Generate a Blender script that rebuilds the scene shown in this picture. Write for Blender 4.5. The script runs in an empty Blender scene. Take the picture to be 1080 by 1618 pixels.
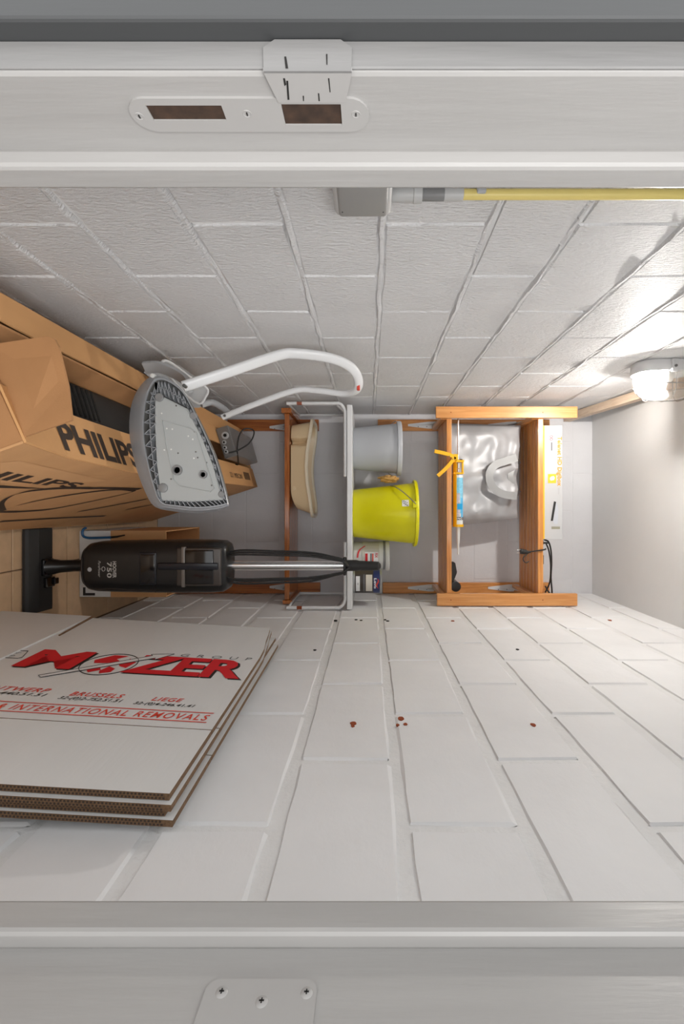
import bpy, bmesh, math, random
from mathutils import Vector, Matrix, noise
R = math.radians
random.seed(7)
scn = bpy.context.scene
COL = scn.collection

# ---------------------------------------------------------------- camera, world, light, exposure
F = 744.0                    # focal length in pixels of the 1080x1618 frame
CX, CY = 583.0, 802.0        # where the view axis meets the frame
CH = 1.25                    # camera height above the floor
cam = bpy.data.cameras.new('camera')
cam.sensor_fit = 'VERTICAL'
cam.sensor_height = 36.0
cam.lens = F / 1618 * 36.0
cam.shift_x = -(CX - 540) / 1618
cam.shift_y = -(809 - CY) / 1618
cam.clip_start = 0.02
co = bpy.data.objects.new('camera', cam)
COL.objects.link(co)
# photograph is turned on its side: image right is up in the room, image down is right
co.matrix_world = Matrix(((0, -1, 0, 0), (0, 0, -1, 0), (1, 0, 0, CH), (0, 0, 0, 1)))
scn.camera = co

world = bpy.data.worlds.new('world')
scn.world = world
world.use_nodes = True
bg = world.node_tree.nodes['Background']
bg.inputs[0].default_value = (0.985, 0.995, 1.0, 1)
bg.inputs[1].default_value = 1.75          # even fill added from the hallway side to lift the side walls

scn.view_settings.view_transform = 'Standard'
scn.view_settings.look = 'None'
scn.view_settings.exposure = 0.12
scn.view_settings.gamma = 1.0
scn.view_settings.use_curve_mapping = False

hall = bpy.data.lights.new('hall_fill_light', 'AREA')  # added fill light in the unseen hallway, aimed at the left wall
hall.shape = 'DISK'; hall.size = 0.9; hall.energy = 31; hall.color = (1, 0.985, 0.97)
hall_o = bpy.data.objects.new('hall_fill_light', hall)
hall_o.location = (0.62, -1.15, 1.85)
hall_o.rotation_euler = Vector((-0.95, 2.4, -0.45)).to_track_quat('-Z', 'Y').to_euler()
COL.objects.link(hall_o)
BULB = 2450.0                               # emission of the bulb in the bulkhead lamp


def W(px, py, y):
    """point of the room that lies at depth y behind frame position (px, py)"""
    return Vector(((py - CY) / F * y, y, CH + (px - CX) / F * y))


# ---------------------------------------------------------------- materials
def lin(c):
    return tuple(((v / 255) / 12.92 if v / 255 <= 0.04045 else ((v / 255 + 0.055) / 1.055) ** 2.4) for v in c) + (1,)


MATS = {}


def mat(name, rgb, rough=0.5, metal=0.0, bump=0.0, bscale=200.0, var=0.0, vscale=8.0, coat=0.0, stretch=(1, 1, 1), spec=0.5, alpha_trans=0.0):
    if name in MATS:
        return MATS[name]
    m = bpy.data.materials.new(name)
    m.use_nodes = True
    nt = m.node_tree
    b = nt.nodes['Principled BSDF']
    b.inputs['Base Color'].default_value = lin(rgb)
    b.inputs['Roughness'].default_value = rough
    b.inputs['Metallic'].default_value = metal
    b.inputs['Specular IOR Level'].default_value = spec
    b.inputs['Coat Weight'].default_value = coat
    b.inputs['Coat Roughness'].default_value = 0.12
    geo = nt.nodes.new('ShaderNodeNewGeometry')
    mp = nt.nodes.new('ShaderNodeMapping')
    mp.inputs['Scale'].default_value = stretch
    nt.links.new(geo.outputs['Position'], mp.inputs['Vector'])
    if var > 0:
        n = nt.nodes.new('ShaderNodeTexNoise')
        n.inputs['Scale'].default_value = vscale
        n.inputs['Detail'].default_value = 5
        nt.links.new(mp.outputs[0], n.inputs['Vector'])
        mr = nt.nodes.new('ShaderNodeMapRange')
        mr.inputs[1].default_value = 0.3; mr.inputs[2].default_value = 0.7
        mr.inputs[3].default_value = 1 - var; mr.inputs[4].default_value = 1 + var * 0.5
        nt.links.new(n.outputs['Fac'], mr.inputs[0])
        mx = nt.nodes.new('ShaderNodeMix'); mx.data_type = 'RGBA'; mx.blend_type = 'MULTIPLY'
        mx.inputs[0].default_value = 1.0
        mx.inputs[6].default_value = lin(rgb)
        nt.links.new(mr.outputs[0], mx.inputs[7])
        nt.links.new(mx.outputs[2], b.inputs['Base Color'])
    if bump > 0:
        n2 = nt.nodes.new('ShaderNodeTexNoise')
        n2.inputs['Scale'].default_value = bscale
        n2.inputs['Detail'].default_value = 4
        nt.links.new(mp.outputs[0], n2.inputs['Vector'])
        bp = nt.nodes.new('ShaderNodeBump')
        bp.inputs['Strength'].default_value = 1.0
        bp.inputs['Distance'].default_value = bump
        nt.links.new(n2.outputs['Fac'], bp.inputs['Height'])
        nt.links.new(bp.outputs[0], b.inputs['Normal'])
    MATS[name] = m
    return m


def wood(name, dark, light, axis, rough=0.35, coat=0.4):
    """varnished pine with the grain along one axis"""
    m = bpy.data.materials.new(name)
    m.use_nodes = True
    nt = m.node_tree
    b = nt.nodes['Principled BSDF']
    b.inputs['Roughness'].default_value = rough
    b.inputs['Coat Weight'].default_value = coat
    b.inputs['Coat Roughness'].default_value = 0.1
    geo = nt.nodes.new('ShaderNodeNewGeometry')
    oi = nt.nodes.new('ShaderNodeObjectInfo')
    vm = nt.nodes.new('ShaderNodeVectorMath'); vm.operation = 'MULTIPLY_ADD'
    vm.inputs[1].default_value = (1, 1, 1)
    cmb = nt.nodes.new('ShaderNodeCombineXYZ')
    for i in range(3):
        mm = nt.nodes.new('ShaderNodeMath'); mm.operation = 'MULTIPLY'; mm.inputs[1].default_value = 7.3 + i * 3.1
        nt.links.new(oi.outputs['Random'], mm.inputs[0]); nt.links.new(mm.outputs[0], cmb.inputs[i])
    nt.links.new(geo.outputs['Position'], vm.inputs[0]); nt.links.new(cmb.outputs[0], vm.inputs[2])
    mp = nt.nodes.new('ShaderNodeMapping')
    s = [1, 1, 1]; s['xyz'.index(axis)] = 0.05
    mp.inputs['Scale'].default_value = s
    nt.links.new(vm.outputs[0], mp.inputs['Vector'])
    n = nt.nodes.new('ShaderNodeTexNoise')
    n.inputs['Scale'].default_value = 90; n.inputs['Detail'].default_value = 6; n.inputs['Distortion'].default_value = 0.8
    nt.links.new(mp.outputs[0], n.inputs['Vector'])
    r = nt.nodes.new('ShaderNodeValToRGB')
    r.color_ramp.elements[0].position = 0.32; r.color_ramp.elements[0].color = lin(dark)
    r.color_ramp.elements[1].position = 0.66; r.color_ramp.elements[1].color = lin(light)
    nt.links.new(n.outputs['Fac'], r.inputs[0])
    nt.links.new(r.outputs[0], b.inputs['Base Color'])
    MATS[name] = m
    return m


def paint_wall(name, rgb, ripple, fine, var, stretch):
    """thick white paint over masonry: fine ripples, soft unevenness"""
    m = bpy.data.materials.new(name)
    m.use_nodes = True
    nt = m.node_tree
    b = nt.nodes['Principled BSDF']
    b.inputs['Roughness'].default_value = 0.55
    b.inputs['Specular IOR Level'].default_value = 0.35
    geo = nt.nodes.new('ShaderNodeNewGeometry')
    mp = nt.nodes.new('ShaderNodeMapping'); mp.inputs['Scale'].default_value = stretch
    nt.links.new(geo.outputs['Position'], mp.inputs['Vector'])
    a = nt.nodes.new('ShaderNodeTexNoise'); a.inputs['Scale'].default_value = 60; a.inputs['Detail'].default_value = 6; a.inputs['Roughness'].default_value = 0.62
    nt.links.new(mp.outputs[0], a.inputs['Vector'])
    c = nt.nodes.new('ShaderNodeTexNoise'); c.inputs['Scale'].default_value = 9; c.inputs['Detail'].default_value = 4
    nt.links.new(geo.outputs['Position'], c.inputs['Vector'])
    b1 = nt.nodes.new('ShaderNodeBump'); b1.inputs['Distance'].default_value = ripple
    nt.links.new(a.outputs['Fac'], b1.inputs['Height'])
    b2 = nt.nodes.new('ShaderNodeBump'); b2.inputs['Distance'].default_value = fine
    nt.links.new(c.outputs['Fac'], b2.inputs['Height']); nt.links.new(b1.outputs[0], b2.inputs['Normal'])
    nt.links.new(b2.outputs[0], b.inputs['Normal'])
    mr = nt.nodes.new('ShaderNodeMapRange')
    mr.inputs[1].default_value = 0.3; mr.inputs[2].default_value = 0.7; mr.inputs[3].default_value = 1 - var; mr.inputs[4].default_value = 1
    nt.links.new(c.outputs['Fac'], mr.inputs[0])
    mx = nt.nodes.new('ShaderNodeMix'); mx.data_type = 'RGBA'; mx.blend_type = 'MULTIPLY'; mx.inputs[0].default_value = 1
    mx.inputs[6].default_value = lin(rgb); nt.links.new(mr.outputs[0], mx.inputs[7])
    nt.links.new(mx.outputs[2], b.inputs['Base Color'])
    MATS[name] = m
    return m


M_left = paint_wall('rough_white_paint', (245, 245, 246), 0.0130, 0.006, 0.04, (1, 2.8, 1.0))
M_right = paint_wall('smooth_white_paint', (233, 233, 234), 0.0006, 0.002, 0.04, (1, 0.5, 1))
M_mort = paint_wall('painted_mortar', (232, 232, 232), 0.003, 0.004, 0.08, (1, 1, 1))
M_back = paint_wall('back_white_paint', (222, 222, 225), 0.0008, 0.002, 0.04, (1, 1, 1))
M_ceil = paint_wall('ceiling_paint', (226, 226, 225), 0.0006, 0.001, 0.02, (1, 1, 1))
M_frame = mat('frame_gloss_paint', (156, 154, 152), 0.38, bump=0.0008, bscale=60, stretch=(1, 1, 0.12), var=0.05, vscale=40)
M_frame_shaded = mat('frame_shaded_paint', (60, 61, 62), 0.45, bump=0.0005, bscale=60, stretch=(1, 1, 0.1), var=0.05, vscale=30)  # dark tone puts the shade of the hall side into the colour
M_front_toned = mat('darkened_front_paint', (120, 119, 118), 0.5, bump=0.001, bscale=70, stretch=(1, 1, 0.1), var=0.14, vscale=50)  # streaky frame paint, darkened to hold down light on hall-facing faces
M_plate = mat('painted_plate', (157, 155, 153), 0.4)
M_dark = mat('dark_void', (60, 42, 30), 0.8, var=0.5, vscale=120)
M_screw = mat('screw_steel', (120, 120, 118), 0.4, 0.8)
M_black = mat('black_plastic', (26, 26, 27), 0.3)
M_blackgloss = mat('black_gloss_plastic', (14, 14, 16), 0.12, coat=0.3)
M_blackmatt = mat('black_matt_plastic', (34, 33, 32), 0.6, bump=0.0002, bscale=900)
M_gun = mat('gunmetal_plastic', (78, 72, 68), 0.3, 0.3)
M_navy = mat('navy_plastic', (22, 26, 36), 0.25)
M_rubber = mat('black_cable', (30, 29, 28), 0.5)
M_chrome = mat('chrome_tube', (235, 235, 236), 0.22, 1.0)
M_steel = mat('steel_wire', (170, 168, 164), 0.3, 0.9)
M_whitemetal = mat('white_enamel', (226, 227, 228), 0.35)
M_whiteplast = mat('white_plastic', (218, 218, 214), 0.4)
M_greyplast = mat('grey_plastic', (178, 180, 182), 0.4)
M_greydk = mat('dark_grey_plastic', (132, 132, 132), 0.45)
M_stool = mat('stool_grey_plastic', (150, 153, 157), 0.3)
M_switch = mat('switch_grey', (150, 149, 147), 0.4)
M_switchrim = mat('switch_rim_grey', (192, 192, 191), 0.4)
M_conduit = mat('yellowed_conduit', (232, 212, 128), 0.4, var=0.05, vscale=10)
M_yellow = mat('yellow_bucket_plastic', (226, 220, 0), 0.32)
M_yellow2 = mat('yellow_caulk_gun', (246, 186, 16), 0.35)
M_bucketgrey = mat('bucket_grey_plastic', (184, 187, 192), 0.42)
M_beige = mat('beige_basin_plastic', (236, 212, 172), 0.35)
M_beige2 = mat('cream_rim_plastic', (248, 236, 212), 0.35)
M_card = mat('brown_cardboard', (200, 152, 104), 0.75, bump=0.0003, bscale=300, stretch=(1, 1, 0.15), var=0.07, vscale=14)
M_card2 = mat('tan_cardboard', (212, 160, 106), 0.72, bump=0.0003, bscale=300, stretch=(1, 0.2, 1), var=0.06, vscale=10)
M_cardshade = mat('shaded_cardboard', (176, 128, 84), 0.8, bump=0.0003, bscale=300, var=0.07, vscale=12)  # brown cardboard with shade darkened into its colour
M_cardedge = mat('corrugated_edge', (122, 94, 68), 0.85, bump=0.001, bscale=350, var=0.35, vscale=260)
M_cardwhite = mat('white_cardboard', (214, 214, 213), 0.6, bump=0.0004, bscale=120, stretch=(1, 0.12, 1), var=0.04, vscale=9)
M_print_red = mat('print_red', (205, 28, 38), 0.55)
M_print_orange = mat('print_orange_red', (214, 66, 48), 0.55)
M_print_black = mat('print_black', (32, 30, 30), 0.55)
M_print_brown = mat('print_dark_brown', (58, 44, 34), 0.6)
M_print_grey = mat('print_mid_grey', (110, 110, 112), 0.6)
M_print_white = mat('print_white', (232, 232, 232), 0.5)
M_print_yellow = mat('print_yellow', (244, 196, 40), 0.5)
M_print_amber = mat('print_amber', (226, 158, 30), 0.5)
M_print_blue = mat('print_light_blue', (130, 200, 226), 0.5, var=0.2, vscale=120)
M_print_cyan = mat('print_cyan', (20, 160, 216), 0.5)
M_print_navy = mat('print_navy', (30, 44, 96), 0.4)
M_blue = mat('blue_plastic', (30, 88, 134), 0.4)
M_rust = mat('rust', (150, 70, 32), 0.9, var=0.4, vscale=400)
M_hole = mat('hole_black', (24, 22, 20), 0.9)
M_silver = mat('silver_bag_laminate', (172, 172, 174), 0.42, 0.15, bump=0.0003, bscale=700)
M_silver2 = mat('silver_bag_strap', (152, 152, 152), 0.5, 0.1)
M_tile = mat('beige_floor_tile', (205, 172, 136), 0.45, bump=0.0003, bscale=200, var=0.10, vscale=22)
M_grout = mat('floor_grout', (120, 96, 74), 0.9)
M_chamois = mat('chamois_cloth', (206, 160, 92), 0.9, bump=0.0008, bscale=300, var=0.15, vscale=60)
M_carton_w = mat('decoder_carton_board', (196, 197, 199), 0.45)
M_darkcan = mat('paint_can_dark_label', (60, 52, 48), 0.4)
M_metalcan = mat('tin_can', (176, 178, 180), 0.3, 0.8)
M_batten = wood('pale_batten_wood', (206, 182, 158), (222, 202, 180), 'y', 0.6, 0.0)
WD, WL = (186, 112, 48), (224, 158, 86)
M_wx = wood('pine_x', WD, WL, 'x')
M_wy = wood('pine_y', WD, WL, 'y')
M_wz = wood('pine_z', WD, WL, 'z')
M_wpost = wood('pine_post', (204, 136, 70), (224, 162, 98), 'z')
RD, RL = (150, 80, 34), (196, 120, 60)
M_rx = wood('aged_pine_x', RD, RL, 'x', 0.22, 0.7)
M_ry = wood('aged_pine_y', RD, RL, 'y', 0.25, 0.6)
M_rz = wood('aged_pine_z', RD, RL, 'z', 0.35, 0.4)
M_label = mat('paper_label', (238, 238, 236), 0.6)

# frosted ribbed glass: lets part of the bulb's light straight through, scatters the rest
M_glass = bpy.data.materials.new('ribbed_glass'); M_glass.use_nodes = True
_nt = M_glass.node_tree; _nt.nodes.remove(_nt.nodes['Principled BSDF'])
_o = _nt.nodes['Material Output']
_tr = _nt.nodes.new('ShaderNodeBsdfTransparent'); _tr.inputs[0].default_value = (1, 0.97, 0.93, 1)
_tl = _nt.nodes.new('ShaderNodeBsdfTranslucent'); _tl.inputs[0].default_value = (1, 0.96, 0.92, 1)
_gl = _nt.nodes.new('ShaderNodeBsdfGlossy'); _gl.inputs['Roughness'].default_value = 0.15
_m1 = _nt.nodes.new('ShaderNodeMixShader'); _m1.inputs[0].default_value = 0.14
_m2 = _nt.nodes.new('ShaderNodeMixShader'); _m2.inputs[0].default_value = 0.08
_nt.links.new(_tr.outputs[0], _m1.inputs[1]); _nt.links.new(_tl.outputs[0], _m1.inputs[2])
_nt.links.new(_m1.outputs[0], _m2.inputs[1]); _nt.links.new(_gl.outputs[0], _m2.inputs[2])
_nt.links.new(_m2.outputs[0], _o.inputs[0])
M_bulb = bpy.data.materials.new('lit_bulb'); M_bulb.use_nodes = True
_nt = M_bulb.node_tree; _nt.nodes.remove(_nt.nodes['Principled BSDF'])
_e = _nt.nodes.new('ShaderNodeEmission'); _e.inputs[0].default_value = (1, 0.985, 0.965, 1); _e.inputs[1].default_value = BULB
_nt.links.new(_e.outputs[0], _nt.nodes['Material Output'].inputs[0])


# ---------------------------------------------------------------- lettering (built first, while the scene is small)
TXT = {}


def make_text(key, s, shear=0.0, bold=0.0, spacing=1.0):
    cu = bpy.data.curves.new('lettering', 'FONT')
    cu.body = s; cu.size = 1.0; cu.shear = shear; cu.offset = bold; cu.space_character = spacing
    cu.resolution_u = 3
    o = bpy.data.objects.new('lettering', cu)
    COL.objects.link(o)
    bpy.context.view_layer.update()
    me = bpy.data.meshes.new_from_object(o.evaluated_get(bpy.context.evaluated_depsgraph_get()))
    v = [(p.co.x, p.co.y) for p in me.vertices]
    f = [tuple(p.vertices) for p in me.polygons]
    x0 = min(p[0] for p in v); x1 = max(p[0] for p in v); y0 = min(p[1] for p in v); y1 = max(p[1] for p in v)
    TXT[key] = ([((p[0] - x0) / (x1 - x0), (p[1] - y0) / (y1 - y0)) for p in v], f)
    bpy.data.objects.remove(o); bpy.data.curves.remove(cu); bpy.data.meshes.remove(me)


for k, s, sh, bo, sp in [('m', 'M', .0, .035, 1), ('zer', 'ZER', .0, .035, .95), ('group', 'GROUP', .1, 0, 2.0), ('ant', 'ANTWERP', .25, .012, 1.12),
                         ('bru', 'BRUSSELS', .25, .012, 1.12), ('lie', 'LIEGE', .25, .012, 1.12), ('n1', '32-(0)3-440.51.51', .25, .008, 1),
                         ('n2', '32-(0)2-752.51.51', .25, .008, 1), ('n3', '32-(0)4-246.41.41', .25, .008, 1),
                         ('rem', '& INTERNATIONAL REMOVALS', .25, .008, 1.2), ('moz', 'Mozer', .1, .01, 1), ('gro', 'Group', .1, .01, 1),
                         ('philips', 'PHILIPS', 0, .035, 1), ('philips2', 'PHILIPS', .0, .03, 1), ('hoover', 'HOOVER', 0, .03, 1), ('750', '750', 0, .02, 1.1),
                         ('script', 'PurePower', .4, 0, 1), ('telenet', 'Telenet HD Digibox', 0, .03, 1.05), ('levis', 'Levis', 0, .03, 1),
                         ('w', 'W', 0, 0, 1), ('onh', 'ONH', 0, .03, 1.2), ('red', 'FIX', 0, .02, 1), ('small', '221 MEC2N', 0, 0, 1)]:
    make_text(k, s, sh, bo, sp)

# ---------------------------------------------------------------- mesh helpers
ORG = {}


def add(bm, verts, faces):
    vs = [bm.verts.new(v) for v in verts]
    for f in faces:
        try:
            bm.faces.new([vs[i] for i in f])
        except ValueError:
            pass
    return vs


def obj(name, bm, m, parent=None, smooth=False, origin=None, rec=True):
    if rec:
        bmesh.ops.recalc_face_normals(bm, faces=bm.faces)
    if parent is not None:
        o0 = ORG[parent.name]
    elif origin is not None:
        o0 = Vector(origin)
    else:
        xs = [v.co for v in bm.verts]
        o0 = Vector(((min(p.x for p in xs) + max(p.x for p in xs)) / 2, (min(p.y for p in xs) + max(p.y for p in xs)) / 2, min(p.z for p in xs)))
    for v in bm.verts:
        v.co -= o0
    me = bpy.data.meshes.new(name)
    bm.to_mesh(me); bm.free()
    ms = m if isinstance(m, (list, tuple)) else [m]
    for q in ms:
        me.materials.append(q)
    if smooth:
        for p in me.polygons:
            p.use_smooth = True
        if hasattr(me, 'set_sharp_from_angle'):
            me.set_sharp_from_angle(angle=R(40))
    o = bpy.data.objects.new(name, me)
    COL.objects.link(o)
    if parent is not None:
        o.parent = parent
    else:
        o.location = o0
    ORG[o.name] = o0
    return o


def tag(o, label, cat, group=None, kind=None):
    o['label'] = label
    if cat: o['category'] = cat
    if group: o['group'] = group
    if kind: o['kind'] = kind
    return o


def thing(name, loc, label, cat, group=None, kind=None):
    o = bpy.data.objects.new(name, None)
    o.empty_display_size = 0.05
    o.location = loc
    COL.objects.link(o)
    ORG[o.name] = Vector(loc)
    return tag(o, label, cat, group, kind)


def box(bm, lo, hi, r=0.0, seg=2, M=None):
    t = bmesh.new()
    bmesh.ops.create_cube(t, size=1)
    for v in t.verts:
        v.co = Vector(((lo[i] + hi[i]) / 2 + v.co[i] * (hi[i] - lo[i]) for i in range(3)))
    if r > 0:
        bmesh.ops.bevel(t, geom=list(t.edges), offset=r, segments=seg, profile=0.5, affect='EDGES')
    copy_bm(bm, t, M)


def copy_bm(bm, t, M=None):
    t.verts.index_update()
    vs = [bm.verts.new(M @ v.co if M else v.co) for v in t.verts]
    for f in t.faces:
        bm.faces.new([vs[v.index] for v in f.verts])
    t.free()


def B(name, lo, hi, m, parent=None, r=0.0, seg=2, smooth=False, M=None):
    bm = bmesh.new(); box(bm, lo, hi, r, seg, M)
    return obj(name, bm, m, parent, smooth)


def frames(pts, closed=False):
    n = len(pts); out = []
    T = []
    for i in range(n):
        a = pts[(i - 1) % n] if closed or i > 0 else pts[i]
        b = pts[(i + 1) % n] if closed or i < n - 1 else pts[i]
        T.append((b - a).normalized())
    u = T[0].orthogonal().normalized()
    for i in range(n):
        u = (u - T[i] * u.dot(T[i])).normalized()
        out.append((T[i], u, T[i].cross(u)))
    return out


def tube(bm, pts, r, n=8, closed=False, section=None, up=None):
    """sweep a round (or given) section along points; r is a number or a list"""
    pts = [Vector(p) for p in pts]
    fr = frames(pts, closed)
    rings = []
    for i, p in enumerate(pts):
        rr = r[i] if isinstance(r, (list, tuple)) else r
        t, u, w = fr[i]
        if up is not None:
            w = t.cross(Vector(up)).normalized(); u = w.cross(t)
        ring = []
        if section:
            for a, b in section:
                ring.append(bm.verts.new(p + u * a * rr + w * b * rr))
        else:
            for k in range(n):
                a = 2 * math.pi * k / n
                ring.append(bm.verts.new(p + u * math.cos(a) * rr + w * math.sin(a) * rr))
        rings.append(ring)
    m = len(rings[0])
    for i in range(len(rings) - (0 if closed else 1)):
        A, C = rings[i], rings[(i + 1) % len(rings)]
        for k in range(m):
            bm.faces.new((A[k], A[(k + 1) % m], C[(k + 1) % m], C[k]))
    if not closed:
        bm.faces.new(rings[0][::-1]); bm.faces.new(rings[-1])


def smooth_pts(pts, n=6, closed=False):
    """Catmull-Rom through points"""
    P = [Vector(p) for p in pts]; out = []
    N = len(P)
    for i in range(N if closed else N - 1):
        if closed:
            a, b, c, d = P[(i - 1) % N], P[i], P[(i + 1) % N], P[(i + 2) % N]
        else:
            a, b, c, d = P[max(i - 1, 0)], P[i], P[i + 1], P[min(i + 2, N - 1)]
        for k in range(n):
            t = k / n
            out.append(0.5 * ((2 * b) + (c - a) * t + (2 * a - 5 * b + 4 * c - d) * t * t + (3 * b - a - 3 * c + d) * t ** 3))
    if not closed:
        out.append(P[-1])
    return out


def loft(bm, rings, cap0=True, cap1=True):
    vr = [[bm.verts.new(p) for p in r] for r in rings]
    m = len(vr[0])
    for a, b in zip(vr, vr[1:]):
        for k in range(m):
            bm.faces.new((a[k], a[(k + 1) % m], b[(k + 1) % m], b[k]))
    if cap0: bm.faces.new(vr[0][::-1])
    if cap1: bm.faces.new(vr[-1])


def lathe(bm, c, prof, n=40, axis='z'):
    rings = []
    for r, h in prof:
        ring = []
        for k in range(n):
            a = 2 * math.pi * k / n
            p = (r * math.cos(a), r * math.sin(a), h)
            if axis == 'x': p = (h, r * math.cos(a), r * math.sin(a))
            if axis == 'y': p = (r * math.cos(a), h, r * math.sin(a))
            ring.append(Vector(c) + Vector(p))
        rings.append(ring)
    loft(bm, rings)


def sring(cx, cy, z, hx, hy, e=4.0, n=40):
    out = []
    for k in range(n):
        a = 2 * math.pi * k / n
        c, s = math.cos(a), math.sin(a)
        out.append(Vector((cx + hx * math.copysign(abs(c) ** (2 / e), c), cy + hy * math.copysign(abs(s) ** (2 / e), s), z)))
    return out


def slab(bm, poly, n, t):
    """polygon thickened along vector n by t"""
    n = Vector(n).normalized() * t
    a = [bm.verts.new(p) for p in poly]
    b = [bm.verts.new(Vector(p) + n) for p in poly]
    bm.faces.new(a[::-1]); bm.faces.new(b)
    k = len(poly)
    for i in range(k):
        bm.faces.new((a[i], a[(i + 1) % k], b[(i + 1) % k], b[i]))


def prints(name, key, fn, m, parent):
    """lettering laid on a surface; fn maps (0..1, 0..1) to the surface"""
    v, f = TXT[key]
    bm = bmesh.new()
    add(bm, [fn(a, b) for a, b in v], f)
    return obj(name, bm, m, parent, rec=False)


def patch(name, poly, m, parent):
    bm = bmesh.new(); add(bm, poly, [tuple(range(len(poly)))])
    return obj(name, bm, m, parent, rec=False)


# ---------------------------------------------------------------- the room
XL, XR, YB, ZC = -0.55, 0.505, 2.783, CH + 1.318
YF0, YF1 = 0.291, 0.40          # front wall with the door


def block_mesh(seed, w, h, d, jit, nx=8, nz=5):
    rnd = random.Random(seed)
    bm = bmesh.new()
    xs = [-.5] + [-.5 + .009 + (0.982) * i / (nx - 3) for i in range(nx - 2)] + [.5]
    zs = [-.5] + [-.5 + .02 + (0.96) * i / (nz - 3) for i in range(nz - 2)] + [.5]
    V = {}
    for i, x in enumerate(xs):
        for j, z in enumerate(zs):
            edge = i in (0, nx - 1) or j in (0, nz - 1)
            near = i in (1, nx - 2) or j in (1, nz - 2)
            dx = rnd.uniform(-jit, jit) if edge else rnd.uniform(-jit, jit) * .5
            dz = rnd.uniform(-jit, jit) if edge else rnd.uniform(-jit, jit) * .5
            y = 0 if edge else (d * rnd.uniform(.8, 1.0) if near else d * rnd.uniform(.96, 1.05))
            V[i, j] = bm.verts.new((x * w + dx, y, z * h + dz))
    for i in range(nx - 1):
        for j in range(nz - 1):
            bm.faces.new((V[i, j], V[i, j + 1], V[i + 1, j + 1], V[i + 1, j]))
    me = bpy.data.meshes.new('block')
    bm.to_mesh(me); bm.free()
    for p in me.polygons:
        p.use_smooth = True
    me.set_sharp_from_angle(angle=R(14))
    return me


def block_wall(root, m, place, rotz, zlines, joints, lo, hi, jw, jh, d, jit, seed):
    var = [block_mesh(seed + i, 0.385, 0.175, d, jit) for i in range(7)]
    for q in var:
        q.materials.append(m)
    rnd = random.Random(seed)
    o0 = ORG[root.name]
    for c, (z0, z1) in enumerate(zip(zlines, zlines[1:])):
        j0 = joints(c)
        xs = sorted([lo] + [x for x in [j0 + .4065 * k for k in range(-8, 12)] if lo + .05 < x < hi - .05] + [hi])
        for a, b in zip(xs, xs[1:]):
            o = bpy.data.objects.new('block', rnd.choice(var))
            o.scale = ((b - a - jw) / .385, 1, (z1 - z0 - jh) / .175)
            o.location = place((a + b) / 2, (z0 + z1) / 2) - o0
            o.rotation_euler = (0, 0, rotz)
            o.parent = root
            COL.objects.link(o)


# walls: a mortar slab with every painted block its own piece
zr = [CH + v for v in (-1.25, -1.12, -.925, -.729, -.533, -.337, -.148, .052, .2465, .436, .617, .815, 1.01, 1.2, 1.318)]
zl = [CH + v for v in (-1.25, -1.13, -.935, -.74, -.561, -.355, -.16, .026, .237, .404, .616, .807, 1.02, 1.21, 1.318)]

bm = bmesh.new(); box(bm, (XL - .12, YF0, 0), (XL - .005, YB + .12, ZC))
wl = tag(obj('wall_left', bm, M_mort, origin=(XL, 1.5, 0)), 'rough white painted block wall behind the stool and bulkhead lamp', 'wall', kind='structure')
block_wall(wl, M_left, lambda u, z: Vector((XL - .005, u, z)), R(-90), zl, lambda c: .915 if c % 2 else 1.12, YF1, YB, .006, .014, .005, .004, 11)
for i, z in enumerate(zl[1:-1]):
    # mortar squeezed out of the bed joints
    bm = bmesh.new()
    rows = []
    N = 110
    for k in range(N + 1):
        y = YF1 + (YB - YF1) * k / N
        a = noise.noise(Vector((y * 6, z * 3, 1.3))) * .006 + noise.noise(Vector((y * 25, z * 3, 5.1))) * .003
        hgt = .001 + .008 * noise.noise(Vector((y * 14, z * 7, 2.2))) + .003 * noise.noise(Vector((y * 45, z, 9)))
        wid = .008 + .004 * noise.noise(Vector((y * 9, z * 5, 7.7)))
        rows.append([bm.verts.new((XL - .006, y, z + a - wid)), bm.verts.new((XL + max(hgt, -.003), y, z + a - wid * .45)),
                     bm.verts.new((XL + max(hgt * .7, -.003), y, z + a + wid * .3)), bm.verts.new((XL - .006, y, z + a + wid))])
    for p, q in zip(rows, rows[1:]):
        for s in range(3):
            bm.faces.new((p[s], p[s + 1], q[s + 1], q[s]))
    obj('mortar_joint', bm, M_left, wl, smooth=True)

bm = bmesh.new(); box(bm, (XR + .0045, YF0, 0), (XR + .12, YB + .12, ZC))
wr = tag(obj('wall_right', bm, M_mort, origin=(XR, 1.5, 0)), 'smooth white painted concrete block wall with rust spots', 'wall', kind='structure')
block_wall(wr, M_right, lambda u, z: Vector((XR + .0045, u, z)), R(90), zr, lambda c: .745 if c % 2 else .94, YF1, YB, .018, .024, .0045, .0036, 41)
for px, py, s in [(558, 1143, 5), (557, 1147, 3), (633, 1135, 4.5), (640, 1144, 3), (628, 1145, 2.5), (842, 1145, 4), (715, 981, 3), (963, 980, 3), (817, 1026, 2.5),
                  (530, 980, 2.5), (562, 979, 2.5), (570, 980, 2.5), (612, 981, 2.5), (608, 979, 2), (497, 1027, 2.5)]:
    y = F * (XR - .001) / (py - CY)
    c = W(px, py, y); r = s / F * y
    bm = bmesh.new()
    ring = [Vector((XR - .0015, c.y + r * 1.3 * math.cos(a) * random.uniform(.8, 1.2), c.z + r * math.sin(a) * random.uniform(.8, 1.2))) for a in [k * math.pi / 5 for k in range(10)]]
    slab(bm, ring, (1, 0, 0), .004)
    obj('rust_spot', bm, M_rust if s > 2.5 or py > 1100 else M_hole, wr)

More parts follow.
